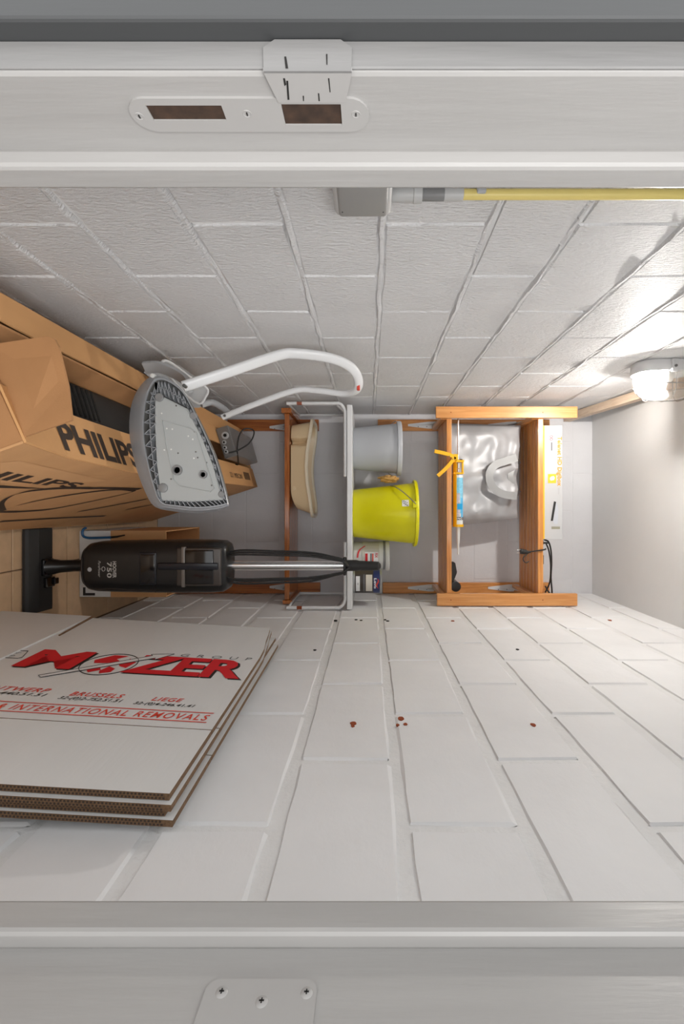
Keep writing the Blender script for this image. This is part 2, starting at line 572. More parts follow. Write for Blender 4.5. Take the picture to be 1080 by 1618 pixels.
bm = bmesh.new(); box(bm, (XL - .12, YB + .002, 0), (XR + .12, YB + .12, ZC))
wb = tag(obj('wall_back', bm, M_back, origin=(0, YB, 0)), 'white painted back wall behind the wooden shelves', 'wall', kind='structure')
block_wall(wb, M_back, lambda u, z: Vector((u, YB + .002, z)), R(180), zr, lambda c: -.2 if c % 2 else 0.02, XL, XR, .005, .005, .0012, .001, 71)

bm = bmesh.new()
box(bm, (XL - .12, YF1, ZC), (XR + .12, YB + .12, ZC + .1))
tag(obj('ceiling', bm, M_ceil, origin=(0, 1.5, ZC)), 'plain white painted ceiling above the shelves', 'ceiling', kind='structure')

bm = bmesh.new(); box(bm, (XL - .12, YF0 - 1.6, -.1), (XR + .12, YB + .12, -.006))
fl = tag(obj('floor', bm, M_grout, origin=(0, 1.5, 0)), 'beige tiled floor under the cartons and vacuum', 'floor', kind='structure')
tm = bmesh.new(); box(tm, (-.148, -.148, -.008), (.148, .148, 0), .002, 1)
tme = bpy.data.meshes.new('tile'); tm.to_mesh(tme); tm.free(); tme.materials.append(M_tile)
for i in range(-3, 3):
    for j in range(-5, 4):
        x0, x1 = max(.223 + .3 * i, XL), min(.223 + .3 * (i + 1), XR)
        y0, y1 = 1.95 + .3 * j, min(1.95 + .3 * (j + 1), YB)
        if x1 - x0 < .02 or y1 - y0 < .02: continue
        o = bpy.data.objects.new('tile', tme); o.parent = fl
        o.location = Vector(((x0 + x1) / 2, (y0 + y1) / 2, 0)) - ORG[fl.name]
        o.scale = ((x1 - x0 - .004) / .296, (y1 - y0 - .004) / .296, 1)
        COL.objects.link(o)

# front wall round the doorway
bm = bmesh.new()
box(bm, (-1.0, YF0 + .004, 0), (-.30, YF1, ZC)); box(bm, (.345, YF0 + .004, 0), (1.0, YF1, ZC)); box(bm, (-.30, YF0 + .004, 2.08), (.345, YF1, ZC))
tag(obj('wall_front', bm, M_frame_shaded, origin=(0, YF1, 0)), 'front wall around the closet doorway', 'wall', kind='structure')

# door frame
dr = thing('door_1', (0, .33, 0), 'white painted door frame with strike plate and hinge leaf', 'door frame', kind='structure')
B('jamb', (-.300, .2905, 0), (-.2687, .39, 2.08), M_frame, dr, .003)
B('door_stop', (-.270, .3526, 0), (-.255, .378, 2.06), M_frame, dr, .0035, 2)
B('jamb', (.327, .25, 0), (.36, .39, 2.08), M_frame, dr, .003)
B('door_stop', (.314, .3487, 0), (.329, .378, 2.06), M_frame, dr, .0035, 2)
B('jamb', (-.300, .2905, 2.05), (.36, .39, 2.09), M_frame, dr, .003)
B('frame_front', (-.2868, .2890, 0), (-.2700, .2912, 2.08), M_front_toned, dr, .0008, 1)  # hall-facing strip, toned down in colour against the light
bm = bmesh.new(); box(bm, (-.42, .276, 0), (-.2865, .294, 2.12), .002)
obj('casing', bm, M_frame_shaded, dr)  # casing shade is in the dark colour
# strike plate on the latch jamb: rounded plate, lip over the jamb edge, two openings
XP = -.2687


def jy(py): return F * -XP / (CY - py)          # depth on the latch jamb for a frame row


def jz(px, y): return CH + (px - CX) / F * y


yc = jy(176)
zA, zB_ = jz(205, yc), jz(583, yc)
y0p, y1p = jy(152), jy(205)
holes = [(jz(237, yc), jz(354, yc), jy(163) , jy(187)), (jz(447, yc), jz(539, yc), jy(161), jy(194))]
bm = bmesh.new()
# plate with two openings: strips around the openings
def pl(za, zb, ya, yb):
    box(bm, (XP - .001, ya, za), (XP + .0016, yb, zb))
r_ = (y1p - y0p) / 2
ym = (y0p + y1p) / 2
(h0a, h0b, h0y0, h0y1), (h1a, h1b, h1y0, h1y1) = holes
pl(zA + r_, h0a, y0p, y1p); pl(h0b, h1a, y0p, y1p); pl(h1b, zB_ - r_, y0p, y1p)
for (a, b, ya, yb) in holes:
    pl(a, b, y0p, ya); pl(a, b, yb, y1p)
for zc, sgn in ((zA + r_, -1), (zB_ - r_, 1)):
    poly = [Vector((XP - .001, ym + r_ * math.cos(t), zc + sgn * r_ * math.sin(t))) for t in [k * math.pi / 12 for k in range(13)]]
    slab(bm, poly, (1, 0, 0), .0026)
sp = obj('strike_plate', bm, M_plate, dr)
sp['label'] = 'painted metal strike plate with two openings'
bm = bmesh.new()
zl0, zl1 = jz(416, jy(110)), jz(556, jy(110))
slab(bm, [Vector((XP + .0022, jy(157), zl0 + .005)), Vector((XP + .0022, jy(157), zl1 - .005)), Vector((XP + .0022, .2879, zl1)), Vector((XP + .0022, .2879, zl0))], (-1, 0, 0), .0026)
obj('strike_lip', bm, M_plate, sp)
bm = bmesh.new()
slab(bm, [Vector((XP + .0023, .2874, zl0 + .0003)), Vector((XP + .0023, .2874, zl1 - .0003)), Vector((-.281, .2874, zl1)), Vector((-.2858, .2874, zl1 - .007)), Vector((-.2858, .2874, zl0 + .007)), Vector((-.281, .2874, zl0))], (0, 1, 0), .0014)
obj('lip_fold', bm, M_front_toned, sp)
for q in ([(452, 122), (455, 122), (457, 152), (454, 152)], [(447, 118), (450, 118), (452, 128), (449, 130)], [(518, 118), (520, 118), (522, 140), (520.5, 140)], [(478, 146), (480, 146), (480, 154), (478.5, 154)], [(502, 142), (504, 142), (505, 154), (503, 154)]):
    bm = bmesh.new(); slab(bm, [Vector((XP + .0021, jy(py), jz(px, jy(py)))) for px, py in q], (1, 0, 0), .0003); obj('paint_crack', bm, M_hole, sp)
for q in ([(449, 90), (452, 90), (455, 108), (451, 108)], [(515, 86), (517, 86), (517, 102), (515.5, 102)]):
    bm = bmesh.new(); slab(bm, [W(px, py, .2872) for px, py in q], (0, -1, 0), .0003); obj('paint_crack', bm, M_hole, sp)
for (a, b, ya, yb) in holes:
    bm = bmesh.new()
    box(bm, (XP - .0015, ya - .0005, a - .0005), (XP + .0006, yb + .0005, b + .0005))
    obj('latch_opening', bm, M_dark, sp)
for px, py in ((220, 180), (390, 176), (562, 177)):
    y = jy(py); bm = bmesh.new()
    lathe(bm, (XP, y, jz(px, y)), [(.0001, .0006), (.0028, .0019), (.0034, .0012), (.0034, .0)], 12, 'x')
    s = obj('screw', bm, M_plate, sp)
    bm = bmesh.new(); box(bm, (XP + .0015, y - .0012, jz(px, y) - .0004), (XP + .0022, y + .0012, jz(px, y) + .0004)); obj('screw_slot', bm, M_hole, sp)
# hinge leaf on the other jamb
XH = .327
yh0, yh1 = .25, XH * F / (1550 - CY)
z0h, z1h = CH + (330 - CX) / F * yh1, CH + (502 - CX) / F * yh1
rr = .008
poly = [Vector((XH + .001, yh0, z0h)), Vector((XH + .001, yh0, z1h))]
poly += [Vector((XH + .001, yh1 - rr + rr * math.cos(t), z1h - rr + rr * math.sin(t))) for t in [math.pi / 2 * (1 - k / 6) for k in range(7)]]
poly += [Vector((XH + .001, yh1 - rr + rr * math.cos(t), z0h + rr - rr * math.sin(t))) for t in [math.pi / 2 * k / 6 for k in range(7)]]
bm = bmesh.new(); slab(bm, poly, (-1, 0, 0), .0026)
hl = obj('hinge_leaf', bm, M_plate, dr)
for px, py in ((350, 1568), (413, 1583), (484, 1569)):
    y = (XH - .0016) * F / (py - CY); z = CH + (px - CX) / F * y
    bm = bmesh.new(); lathe(bm, (XH - .0016, y, z), [(.0001, -.0009), (.0034, -.0007), (.0044, .0002), (.0044, .001)], 14, 'x'); obj('screw', bm, M_plate, hl, True)
    bm = bmesh.new()
    box(bm, (XH - .0029, y - .0016, z - .0004), (XH - .0022, y + .0016, z + .0004)); box(bm, (XH - .0029, y - .0004, z - .0016), (XH - .0022, y + .0004, z + .0016))
    obj('screw_cross', bm, M_hole, hl)

# ---------------------------------------------------------------- bulkhead lamp on the left wall
LY, LZ = 1.80, CH + 1.122
lamp = thing('bulkhead_lamp', (XL, LY, LZ), 'lit oval bulkhead lamp with ribbed glass and wire cage on left wall', 'lamp')
def oring(x, a, b, n=96, fl=0.0, e=2.6):
    out = []
    for k in range(n):
        t = 2 * math.pi * k / n
        c, s = math.cos(t), math.sin(t)
        q = 1 + fl * (1 if k % 2 else -1)
        out.append(Vector((x, LY + b * q * math.copysign(abs(s) ** (2 / e), s), LZ + a * q * math.copysign(abs(c) ** (2 / e), c))))
    return out
bm = bmesh.new()
loft(bm, [oring(XL + .001, .112, .066, 48), oring(XL + .034, .116, .068, 48), oring(XL + .042, .113, .066, 48), oring(XL + .042, .100, .056, 48), oring(XL + .02, .098, .054, 48)])
obj('base', bm, M_whitemetal, lamp, True)
bm = bmesh.new()
prof = [(0.038, 1.0), (.060, 1.0), (.085, .985), (.105, .93), (.120, .82), (.130, .64), (.135, .36), (.1365, .08)]
rings = [oring(XL + x, .104 * s, .058 * s if s > .5 else .058 * s, 96, .012) for x, s in prof]
loft(bm, rings, cap0=False)
obj('ribbed_glass', bm, M_glass, lamp, True)
bm = bmesh.new()
bmesh.ops.create_uvsphere(bm, u_segments=16, v_segments=10, radius=.015)
for v in bm.verts: v.co = Vector((v.co.x + XL + .050, v.co.y + LY, v.co.z * 1.6 + LZ - .062))
obj('bulb', bm, M_bulb, lamp, True)
bm = bmesh.new()
lathe(bm, (XL + .050, LY, LZ), [(.012, -.036), (.014, .0), (.02, .002), (.02, .03)], 16)
obj('bulb_socket', bm, M_whiteplast, lamp, True)
B('bulb_light_shield', (XL + .021, LY - .046, LZ - .030), (XL + .102, LY + .048, LZ - .027), M_whiteplast, lamp, .001, 1)  # added plate inside the lamp, keeps bulb light off the ceiling
bm = bmesh.new()
for zz, s in ((-.052, .93), (.012, 1.0), (.07, .84)):
    p = []
    for k in range(13):
        t = math.pi * k / 12
        p.append((XL + .04 + .101 * math.sin(t) ** .5, LY - .062 * s * math.copysign(abs(math.cos(t)) ** .6, math.cos(t)), LZ + zz))
    tube(bm, p, .0018, 6)
p = []
for k in range(17):
    t = math.pi * k / 16
    p.append((XL + .04 + .103 * math.sin(t) ** .5, LY, LZ - .112 * math.copysign(abs(math.cos(t)) ** .6, math.cos(t))))
tube(bm, p, .0018, 6)
ring = oring(XL + .088, .107, .061, 40)
tube(bm, ring, .0018, 6, closed=True)
obj('wire_cage', bm, M_steel, lamp, True)
for a_, b_ in ((-.076, -.062), (.062, .076)):
    B('cage_clamp', (XL + .001, LY + a_, LZ - .012), (XL + .05, LY + b_, LZ + .012), M_whitemetal, lamp, .004, 2, True)
bm = bmesh.new(); lathe(bm, (XL + .03, LY - .078, LZ), [(.001, -.003), (.005, -.002), (.005, .004)], 10, 'y'); obj('clamp_screw', bm, M_screw, lamp)

# ---------------------------------------------------------------- switch and conduit beside the door
sw = thing('wall_switch', (XL, .78, CH - .012), 'grey surface mounted switch box on left wall beside door frame', 'switch')
bm = bmesh.new(); box(bm, (XL, .735, CH - .060), (XL + .04, .829, CH + .038), .010, 4)
obj('housing', bm, M_switchrim, sw, True)
bm = bmesh.new(); box(bm, (XL + .03, .740, CH - .053), (XL + .043, .8245, CH + .031), .006, 3)
rk = obj('rocker', bm, M_switch, sw, True)
for dz in (-.046, .024):
    bm = bmesh.new(); lathe(bm, (XL + .043, .808, CH + dz), [(.0001, .0006), (.0011, .0004), (.0011, -.002)], 8, 'x'); obj('cover_screw', bm, M_hole, sw)
cd = thing('cable_conduit', (XL + .012, .80, CH + .04), 'yellowed plastic conduit rising above the grey switch box', 'conduit')
YC = .806
bm = bmesh.new(); lathe(bm, (XL + .014, YC, CH), [(.009, .036), (.012, .04), (.012, .075), (.014, .076), (.014, .09), (.008, .091)], 16); obj('gland', bm, M_switchrim, cd, True)
bm = bmesh.new(); lathe(bm, (XL + .014, YC, CH), [(.010, .09), (.0105, .091), (.0105, .128), (.008, .129)], 16); obj('coupling', bm, M_greydk, cd, True)
bm = bmesh.new(); lathe(bm, (XL + .014, YC, CH), [(.008, .12), (.0105, .128), (.0105, .160), (.008, .161)], 16); obj('pipe_collar', bm, M_switchrim, cd, True)
bm = bmesh.new(); lathe(bm, (XL + .014, YC, CH), [(.005, .155), (.0085, .158), (.0085, 1.315), (.005, 1.316)], 16); obj('pipe', bm, M_conduit, cd, True)
for z in (.19, .72):
    bm = bmesh.new(); box(bm, (XL, YC - .013, CH + z - .008), (XL + .018, YC + .013, CH + z + .008), .003); obj('clip', bm, M_greyplast, cd)

# ---------------------------------------------------------------- batten under the ceiling
bm = bmesh.new()
a, b = Vector((-.527, YB - .004, CH + 1.165)), Vector((-.52, 1.95, CH + 1.295))
tube(bm, [a, b], 1, section=[(.02, .02), (-.02, .02), (-.02, -.02), (.02, -.02)], up=(0, 0, 1))
tag(obj('wooden_batten', bm, M_batten), 'pale square wooden batten running along left wall below ceiling', 'batten')

# ---------------------------------------------------------------- upper slatted pine shelf unit
PX0, PX1 = -.514, .500
un = thing('slatted_shelf_unit', (0, 2.6, CH + .08), 'pine wall unit with two slatted shelves and front end posts', 'shelf')
B('post', (PX0, 2.393, CH + .339), (PX0 + .058, 2.415, CH + 1.058), M_wpost, un, .002)
B('post', (PX1 - .062, 2.393, CH + .345), (PX1, 2.415, CH + 1.058), M_wpost, un, .002)
for px in (712, 857):
    for x in (PX0 + .03, PX1 - .03):
        bm = bmesh.new(); lathe(bm, (x, 2.393, CH + (px - CX) / F * 2.393), [(.0001, -.0006), (.003, -.0004), (.003, .002)], 10, 'y'); obj('screw_head', bm, M_rust, un)
for x0, x1, z0 in ((-.516, -.450, .05), (.440, .503, .079)):
    B('wall_rail', (x0, YB - .026, CH + z0), (x1, YB - .001, CH + 1.056), M_wz, un, .002)
for zt, th in ((.423, .026), (.893, .028)):
    z0 = CH + zt - th
    sl = bmesh.new(); box(sl, (-.478, -.0195, 0), (.470, .0195, th), .0025, 2)
    me = bpy.data.meshes.new('slat'); sl.to_mesh(me); sl.free(); me.materials.append(M_wx)
    for k in range(6):
        o = bpy.data.objects.new('slat', me); o.parent = un
        o.location = Vector((0, 2.436 + k * .0525, z0)) - ORG[un.name]
        COL.objects.link(o)
    for x in (-.475, .445):
        B('cross_bar', (x, 2.417, z0 - .03), (x + .022, 2.755, z0 - .0005), M_wy, un, .002)


def bracket(parent, x, zt, down=.155, reach=.12, rv=1):
    """white folded-steel shelf bracket: long tapering plate on the rail, short arm under the shelf"""
    yb = YB - .0265
    bm = bmesh.new()
    slab(bm, [Vector((x - .022 * rv, yb, zt - .004)), Vector((x + .02 * rv, yb, zt - .02)), Vector((x + .020 * rv, yb, zt - .05)), Vector((x + .006, yb, zt - down)), Vector((x - .006, yb, zt - down)), Vector((x - .02 * rv, yb, zt - .05))], (0, -1, 0), .003)
    slab(bm, [Vector((x - .014, yb, zt - .001)), Vector((x + .014, yb, zt - .001)), Vector((x + .006, yb - reach, zt - .001)), Vector((x - .006, yb - reach, zt - .001))], (0, 0, -1), .003)
    slab(bm, [Vector((x - .0015, yb, zt - .002)), Vector((x - .0015, yb - reach, zt - .002)), Vector((x - .0015, yb - reach, zt - .008)), Vector((x - .0015, yb - .02, zt - .06)), Vector((x - .0015, yb, zt - down * .8))], (1, 0, 0), .003)
    o = obj('bracket', bm, M_whitemetal, parent)
    for dz in (.06, .11):
        b2 = bmesh.new(); lathe(b2, (x + .009 * rv, yb - .003, zt - dz), [(.0001, -.0014), (.003, -.001), (.003, .001)], 8, 'y'); obj('bracket_screw', b2, M_screw, o)
    return o


for zt in (.423 - .026, .893 - .028):
    bracket(un, -.482, CH + zt - .0005, .17)
    bracket(un, .470, CH + zt - .0005, .17)

# ---------------------------------------------------------------- lower pine shelf
ls = thing('slatted_shelf', (0, 2.6, CH - .44), 'varnished reddish pine shelf holding the beige basin below the white shelf', 'shelf')
SZ = CH - .415
me = bpy.data.meshes.new('slat'); sl = bmesh.new(); box(sl, (-.49, -.029, -.026), (.48, .029, 0), .003, 2); sl.to_mesh(me); sl.free(); me.materials.append(M_rx)
for k in range(5):
    o = bpy.data.objects.new('slat', me); o.parent = ls
    o.location = Vector((0, 2.479 + k * .0595, SZ)) - ORG[ls.name]
    COL.objects.link(o)
B('end_cleat', (-.517, 2.437, SZ - .040), (-.491, 2.75, SZ + .012), M_ry, ls, .003)
B('end_cleat', (.481, 2.437, SZ - .034), (.500, 2.75, SZ + .016), M_ry, ls, .003)
B('wall_rail', (-.516, YB - .026, 0.42), (-.450, YB - .001, CH - .296), M_rz, ls, .002)
B('wall_rail', (.440, YB - .026, 0.02), (.503, YB - .001, CH - .288), M_rz, ls, .002)
bracket(ls, -.47, SZ - .0275, .14)
bracket(ls, .465, SZ - .0275, .14)

# ---------------------------------------------------------------- white shelf on tubular side brackets
ws = thing('white_shelf', (0, 2.54, CH - .111), 'white laminate shelf on tubular brackets carrying the buckets', 'shelf')
WT = CH - .083
B('board', (-.503, 2.30, WT - .026), (.4985, 2.755, WT), M_whitemetal, ws, .003, 2)
for sx, xe, xin in ((-1, -.512, -.152), (1, .492, .17)):
    bm = bmesh.new()
    zt = WT - .035
    pts = [(xin, 2.313, zt), (xe * .9, 2.313, zt)]
    pts += [(xe * .9 + sx * .03 * math.sin(t) + (xe - xe * .9 - sx * .03) * t / (math.pi / 2), 2.313, zt - .03 * (1 - math.cos(t))) for t in [math.pi / 2 * k / 6 for k in range(1, 7)]]
    pts += [(xe, 2.313, CH - .405)]
    tube(bm, pts, .0085, 10)
    xb = -.530 if sx < 0 else .492
    tube(bm, [(xb, 2.70, zt - .002), (xb, 2.70, CH - .40)], .008, 10)
    tube(bm, [(xe, 2.313, CH - .40), (xb, 2.70, CH - .40)], .006, 8)
    tube(bm, [(xe, 2.313, zt - .05), (xb, 2.70, zt - .01)], .006, 8)
    o = obj('tube_bracket', bm, M_whitemetal, ws, True)
    bm = bmesh.new(); tube(bm, [(xe, 2.313, CH - .355), (xe, 2.313, CH - .33)], .0088, 10); obj('rust_mark', bm, M_rust, o)

# ---------------------------------------------------------------- buckets
def bucket(name, c, rb, rt, h, m, label, n=56, rim=.014, rimh=.03):
    t = thing(name, c, label, 'bucket')
    k = (rt - rb) / h
    bm = bmesh.new()
    # outer wall, then inner wall
    lathe(bm, c, [(.002, .006), (rb - .006, .006), (rb - .003, .0), (rb, .004), (rt, h - .001), (rt - .004, h), (rt - .006, h - .004), (rb - .006, .01), (.002, .01)], n)
    obj('body', bm, m, t, True)
    bm = bmesh.new()
    lathe(bm, c, [(rt - k * rimh - .001, h - rimh), (rt + rim, h - rimh * .9), (rt + rim, h - .004), (rt + rim - .004, h + .001), (rt - .003, h + .001), (rt - .003, h - .004)], n)
    # ring: drop caps
    caps = [f for f in bm.faces if len(f.verts) > 4]
    bmesh.ops.delete(bm, geom=caps, context='FACES_ONLY')
    obj('rim', bm, m, t, True)
    return t


GB = Vector((-.3125, 2.50, WT))
gb = bucket('grey_bucket', GB, .110, .134, .25, M_bucketgrey, 'light grey plastic bucket on the white shelf', rimh=.024, rim=.010)
bm = bmesh.new()
pts = [GB + Vector((.147 * math.cos(t), .150 * math.sin(t), .226 - .07 * math.sin(t))) for t in [math.pi * k / 24 for k in range(25)]]
tube(bm, pts, .0022, 6); obj('handle', bm, M_steel, gb, True)

YBK = Vector((.030, 2.47, WT))
yb_ = bucket('yellow_bucket', YBK, .124, .160, .327, M_yellow, 'bright yellow plastic bucket with hanging wire handle on white shelf', rimh=.016, rim=.014)
ax = Vector((-.27, -1, 0)).normalized()          # direction of the ear that shows
sd = Vector((-1, .27, 0)).normalized()
for s in (1, -1):
    p = YBK + ax * .166 * s + Vector((0, 0, .312))
    bm = bmesh.new()
    Mx = Matrix.Translation(p) @ Matrix.Rotation(math.atan2(ax.y, ax.x), 4, 'Z')
    box(bm, (-.014, -.016, -.016), (.012, .016, .010), .003, 2, Mx)
    obj('ear', bm, M_yellow, yb_, True)
bm = bmesh.new()
pts = []
for k in range(33):
    t = math.pi * k / 32
    pts.append(YBK + Vector((0, 0, .312)) + ax * (.178 * math.cos(t)) + (sd * math.cos(R(42)) - Vector((0, 0, 1)) * math.sin(R(42))) * (.186 * math.sin(t) ** .9))
tube(bm, pts, .0026, 7); obj('handle', bm, M_steel, yb_, True)
# price sticker curved round the body
bm = bmesh.new()
vs = []
kk = (.160 - .124) / .327
for i in range(5):
    for j in range(2):
        a = math.atan2(-1, -.36) + (i - 2) * .055
        z = .245 + j * .034
        r = .124 + kk * z + .0012
        vs.append(YBK + Vector((r * math.cos(a), r * math.sin(a), z)))
add(bm, vs, [(2 * i, 2 * i + 1, 2 * i + 3, 2 * i + 2) for i in range(4)])
stk = obj('price_sticker', bm, M_label, yb_, rec=False)
bm = bmesh.new()
for q in range(6):
    a0 = math.atan2(-1, -.36) - .085 + q * .03
    z = .252 + (q % 3) * .008
    r = .124 + kk * z + .002
    add(bm, [YBK + Vector((r * math.cos(a), r * math.sin(a), zz)) for a, zz in ((a0, z), (a0 + .02, z), (a0 + .02, z + .005), (a0, z + .005))], [(0, 1, 2, 3)])
obj('sticker_print', bm, M_print_black, stk, rec=False)

# chamois stuffed between the buckets
bm = bmesh.new()
bmesh.ops.create_icosphere(bm, subdivisions=4, radius=1)
for v in bm.verts:
    d = v.co.normalized()
    f = 1 + .5 * noise.noise(d * 1.9 + Vector((3, 1, 2))) + .16 * math.sin(d.z * 9 + d.x * 4 + 2 * noise.noise(d * 2)) * (1 - abs(d.y) * .5)
    v.co = Vector((-.1475 + d.x * .019 * min(f, 1.1), 2.44 + d.y * .045 * f, WT + .185 + d.z * .048 * f))
tag(obj('chamois_cloth', bm, M_chamois, smooth=True), 'crumpled tan chamois cloth hanging beside the grey bucket', 'cloth')


# ---------------------------------------------------------------- paint tins
def cyl_patch(c, r, a0, a1, z0, z1, n=10):
    """strip on a cylinder: list of verts and faces"""
    v = []
    for i in range(n + 1):
        a = a0 + (a1 - a0) * i / n
        v += [Vector((c.x + r * math.cos(a), c.y + r * math.sin(a), c.z + z0)), Vector((c.x + r * math.cos(a), c.y + r * math.sin(a), c.z + z1))]
    return v, [(2 * i, 2 * i + 1, 2 * i + 3, 2 * i + 2) for i in range(n)]


def cyl_fn(c, r, a0, a1, z0, z1):
    return lambda u, v: Vector((c.x + r * math.cos(a0 + (a1 - a0) * u), c.y + r * math.sin(a0 + (a1 - a0) * u), c.z + z0 + (z1 - z0) * v))


def lab(name, c, r, a0, a1, z0, z1, m, p):
    v, f = cyl_patch(c, r, R(a0), R(a1), z0, z1)
    bm = bmesh.new(); add(bm, v, f)
    return obj(name, bm, m, p, rec=False)


TB = Vector((.254, 2.515, WT))
tb = thing('white_paint_tub', TB, 'white plastic paint tub with red and grey label beside yellow bucket', 'tub')
bm = bmesh.new(); lathe(bm, TB, [(.066, 0), (.070, .003), (.075, .155), (.072, .158)], 40); obj('body', bm, M_whiteplast, tb, True)
bm = bmesh.new(); lathe(bm, TB, [(.072, .156), (.0735, .157), (.0735, .166), (.079, .168), (.081, .172), (.081, .186), (.078, .189), (.070, .187)], 40); obj('lid', bm, M_whiteplast, tb, True)
bm = bmesh.new(); lathe(bm, TB, [(.0755, .156), (.0765, .157), (.0765, .165), (.0755, .166)], 40); obj('lid_band', bm, M_greydk, tb, True)
LBL = mat('tub_label_grey', (196, 192, 184), 0.5)
lab('label', TB, .0757, 195, 345, .046, .135, LBL, tb)
lab('label_block', TB, .0763, 252, 330, .060, .130, M_print_white, tb)
lab('label_stripe', TB, .0768, 258, 320, .062, .075, M_print_red, tb)
lab('label_stripe', TB, .0768, 258, 320, .088, .096, M_print_grey, tb)
lab('label_stripe', TB, .0768, 258, 320, .098, .105, M_print_orange, tb)
prints('lettering', 'red', cyl_fn(TB, .077, R(256), R(275), .112, .127), M_print_red, tb)
bm = bmesh.new()
pp = [(225, .062), (232, .05), (240, .036), (250, .028), (262, .024), (275, .022)]
va = []
for a, z in pp:
    r = .0718 + .0045 * z / .15 + .0022
    for dz in (-.004, .004):
        va.append(Vector((TB.x + r * math.cos(R(a)), TB.y + r * math.sin(R(a)), TB.z + z + dz)))
add(bm, va, [(2 * i, 2 * i + 1, 2 * i + 3, 2 * i + 2) for i in range(5)])
obj('red_swoosh', bm, M_print_red, tb, rec=False)

LC = Vector((.376, 2.42, WT))
lc = thing('paint_tin', LC, 'small metal Levis paint tin with dark brown and blue label'.replace('Levis ', ''), 'paint tin')
bm = bmesh.new(); lathe(bm, LC, [(.060, 0), (.063, .002), (.063, .005), (.061, .008), (.061, .138), (.063, .141), (.063, .146), (.060, .147), (.056, .142)], 40); obj('can', bm, M_metalcan, lc, True)
bm = bmesh.new(); v, f = cyl_patch(LC, .0614, R(150), R(390), .010, .136, 28); add(bm, v, f); lb = obj('label', bm, M_darkcan, lc, rec=False)
v, f = cyl_patch(LC, .0617, R(150), R(390), .104, .136, 28)
bm = bmesh.new(); add(bm, v, f); obj('label_band', bm, M_print_navy, lb, rec=False)
prints('lettering', 'levis', cyl_fn(LC, .0621, R(250), R(300), .107, .120), M_print_white, lb)
bm = bmesh.new()
va = []
for i in range(9):
    a = R(252 + i * 6)
    z = .124 + .005 * math.sin(i * .9)
    wd = .001 + .0035 * math.sin(math.pi * i / 8)
    va += [Vector((LC.x + .0621 * math.cos(a), LC.y + .0621 * math.sin(a), LC.z + z - wd)), Vector((LC.x + .0621 * math.cos(a), LC.y + .0621 * math.sin(a), LC.z + z + wd))]
add(bm, va, [(2 * i, 2 * i + 1, 2 * i + 3, 2 * i + 2) for i in range(8)])
obj('flame_mark', bm, M_print_orange, lb, rec=False)
lab('label_panel', LC, .0619, 232, 318, .066, .098, mat('label_cream', (222, 216, 204), .5), lb)
lab('label_panel', LC, .0619, 240, 318, .016, .036, M_print_white, lb)
lab('label_line', LC, .0618, 230, 322, .054, .060, M_print_grey, lb)
prints('lettering', 'w', cyl_fn(LC, .0622, R(270), R(282), .022, .031), M_print_grey, lb)

# ---------------------------------------------------------------- beige basin on the lower shelf
bs = thing('plastic_basin', (-.21, 2.58, SZ), 'beige plastic basin with a wavy rim on the reddish pine shelf', 'basin')
def bring(t, n=128):
    """t: 0 foot .. 1 rim"""
    out = []
    for k in range(n):
        a = 2 * math.pi * k / n
        c, s = math.cos(a), math.sin(a)
        x = math.copysign(abs(c) ** .42, c); y = math.copysign(abs(s) ** .42, s)
        hx = .232 + .018 * t; hy = .105 + .02 * t
        X = -.21 + x * hx - (.012 * (1 - t) if x > 0 else 0)
        # waist between the small and the large bowl
        wst = math.exp(-((X + .345) / .014) ** 4) * (.05 if s < -.2 else .0) * max(0, 1 - t ** 4)
        Y = 2.575 + y * hy + wst
        zz = .098 + .013 * math.cos((X + .46) / .5 * math.pi * 2)
        Z = SZ + .004 + (zz) * t
        if X > -.10:
            Z += .05 * ((X + .10) / .14) ** 2 * (1 - t)
        out.append(Vector((X, Y, Z)))
    return out
def scale_ring(r, s, dz):
    c = sum(r, Vector()) / len(r)
    return [Vector((c.x + (p.x - c.x) * (1 - s / .25), c.y + (p.y - c.y) * (1 - s / .125), p.z + dz)) for p in r]
bm = bmesh.new()
rr_ = [bring(0), bring(.08), bring(.35), bring(.7), bring(1)]
loft(bm, [scale_ring(bring(0), .012, 0)] + rr_ + [scale_ring(bring(1), .004, 0), scale_ring(bring(.7), .004, 0), scale_ring(bring(.15), .006, 0)])
obj('bowl', bm, M_beige, bs, True)
bm = bmesh.new()
o_ = bring(1)
loft(bm, [scale_ring(o_, .002, -.008), scale_ring(o_, -.014, -.008), scale_ring(o_, -.016, .002), scale_ring(o_, -.009, .007), scale_ring(o_, .006, .004), scale_ring(o_, .006, -.006)], False, False)
obj('rim', bm, M_beige2, bs, True)
bm = bmesh.new(); lathe(bm, (-.10, 2.475, SZ + .02), [(.001, -.015), (.011, -.013), (.013, 0), (.013, .01)], 16, 'y'); obj('drain_plug', bm, M_beige, bs, True)

# ---------------------------------------------------------------- caulking gun
CGZ, CGY = CH + .4625, 2.452
cg = thing('caulking_gun', (-.05, CGY, CH + .424), 'yellow caulking gun loaded with a sealant cartridge on pine shelf edge', 'caulking gun')
x0, x1 = -.168, .088
bm = bmesh.new(); lathe(bm, (0, CGY, CGZ), [(.0235, x0), (.0245, x0 + .003), (.0245, x1), (.02, x1 + .001)], 28, 'x'); ct = obj('cartridge', bm, M_whiteplast, cg, True)
def cart(u0, u1, a0, a1, m, nm, r=.0248):
    vs = []
    for i in range(9):
        a = R(a0 + (a1 - a0) * i / 8)
        for u in (u0, u1):
            vs.append(Vector((u, CGY - r * math.cos(a), CGZ + r * math.sin(a))))
    bm = bmesh.new(); add(bm, vs, [(2 * i, 2 * i + 1, 2 * i + 3, 2 * i + 2) for i in range(8)])
    return obj(nm, bm, m, ct, rec=False)
cart(-.155, .03, -75, 75, M_print_blue, 'label')
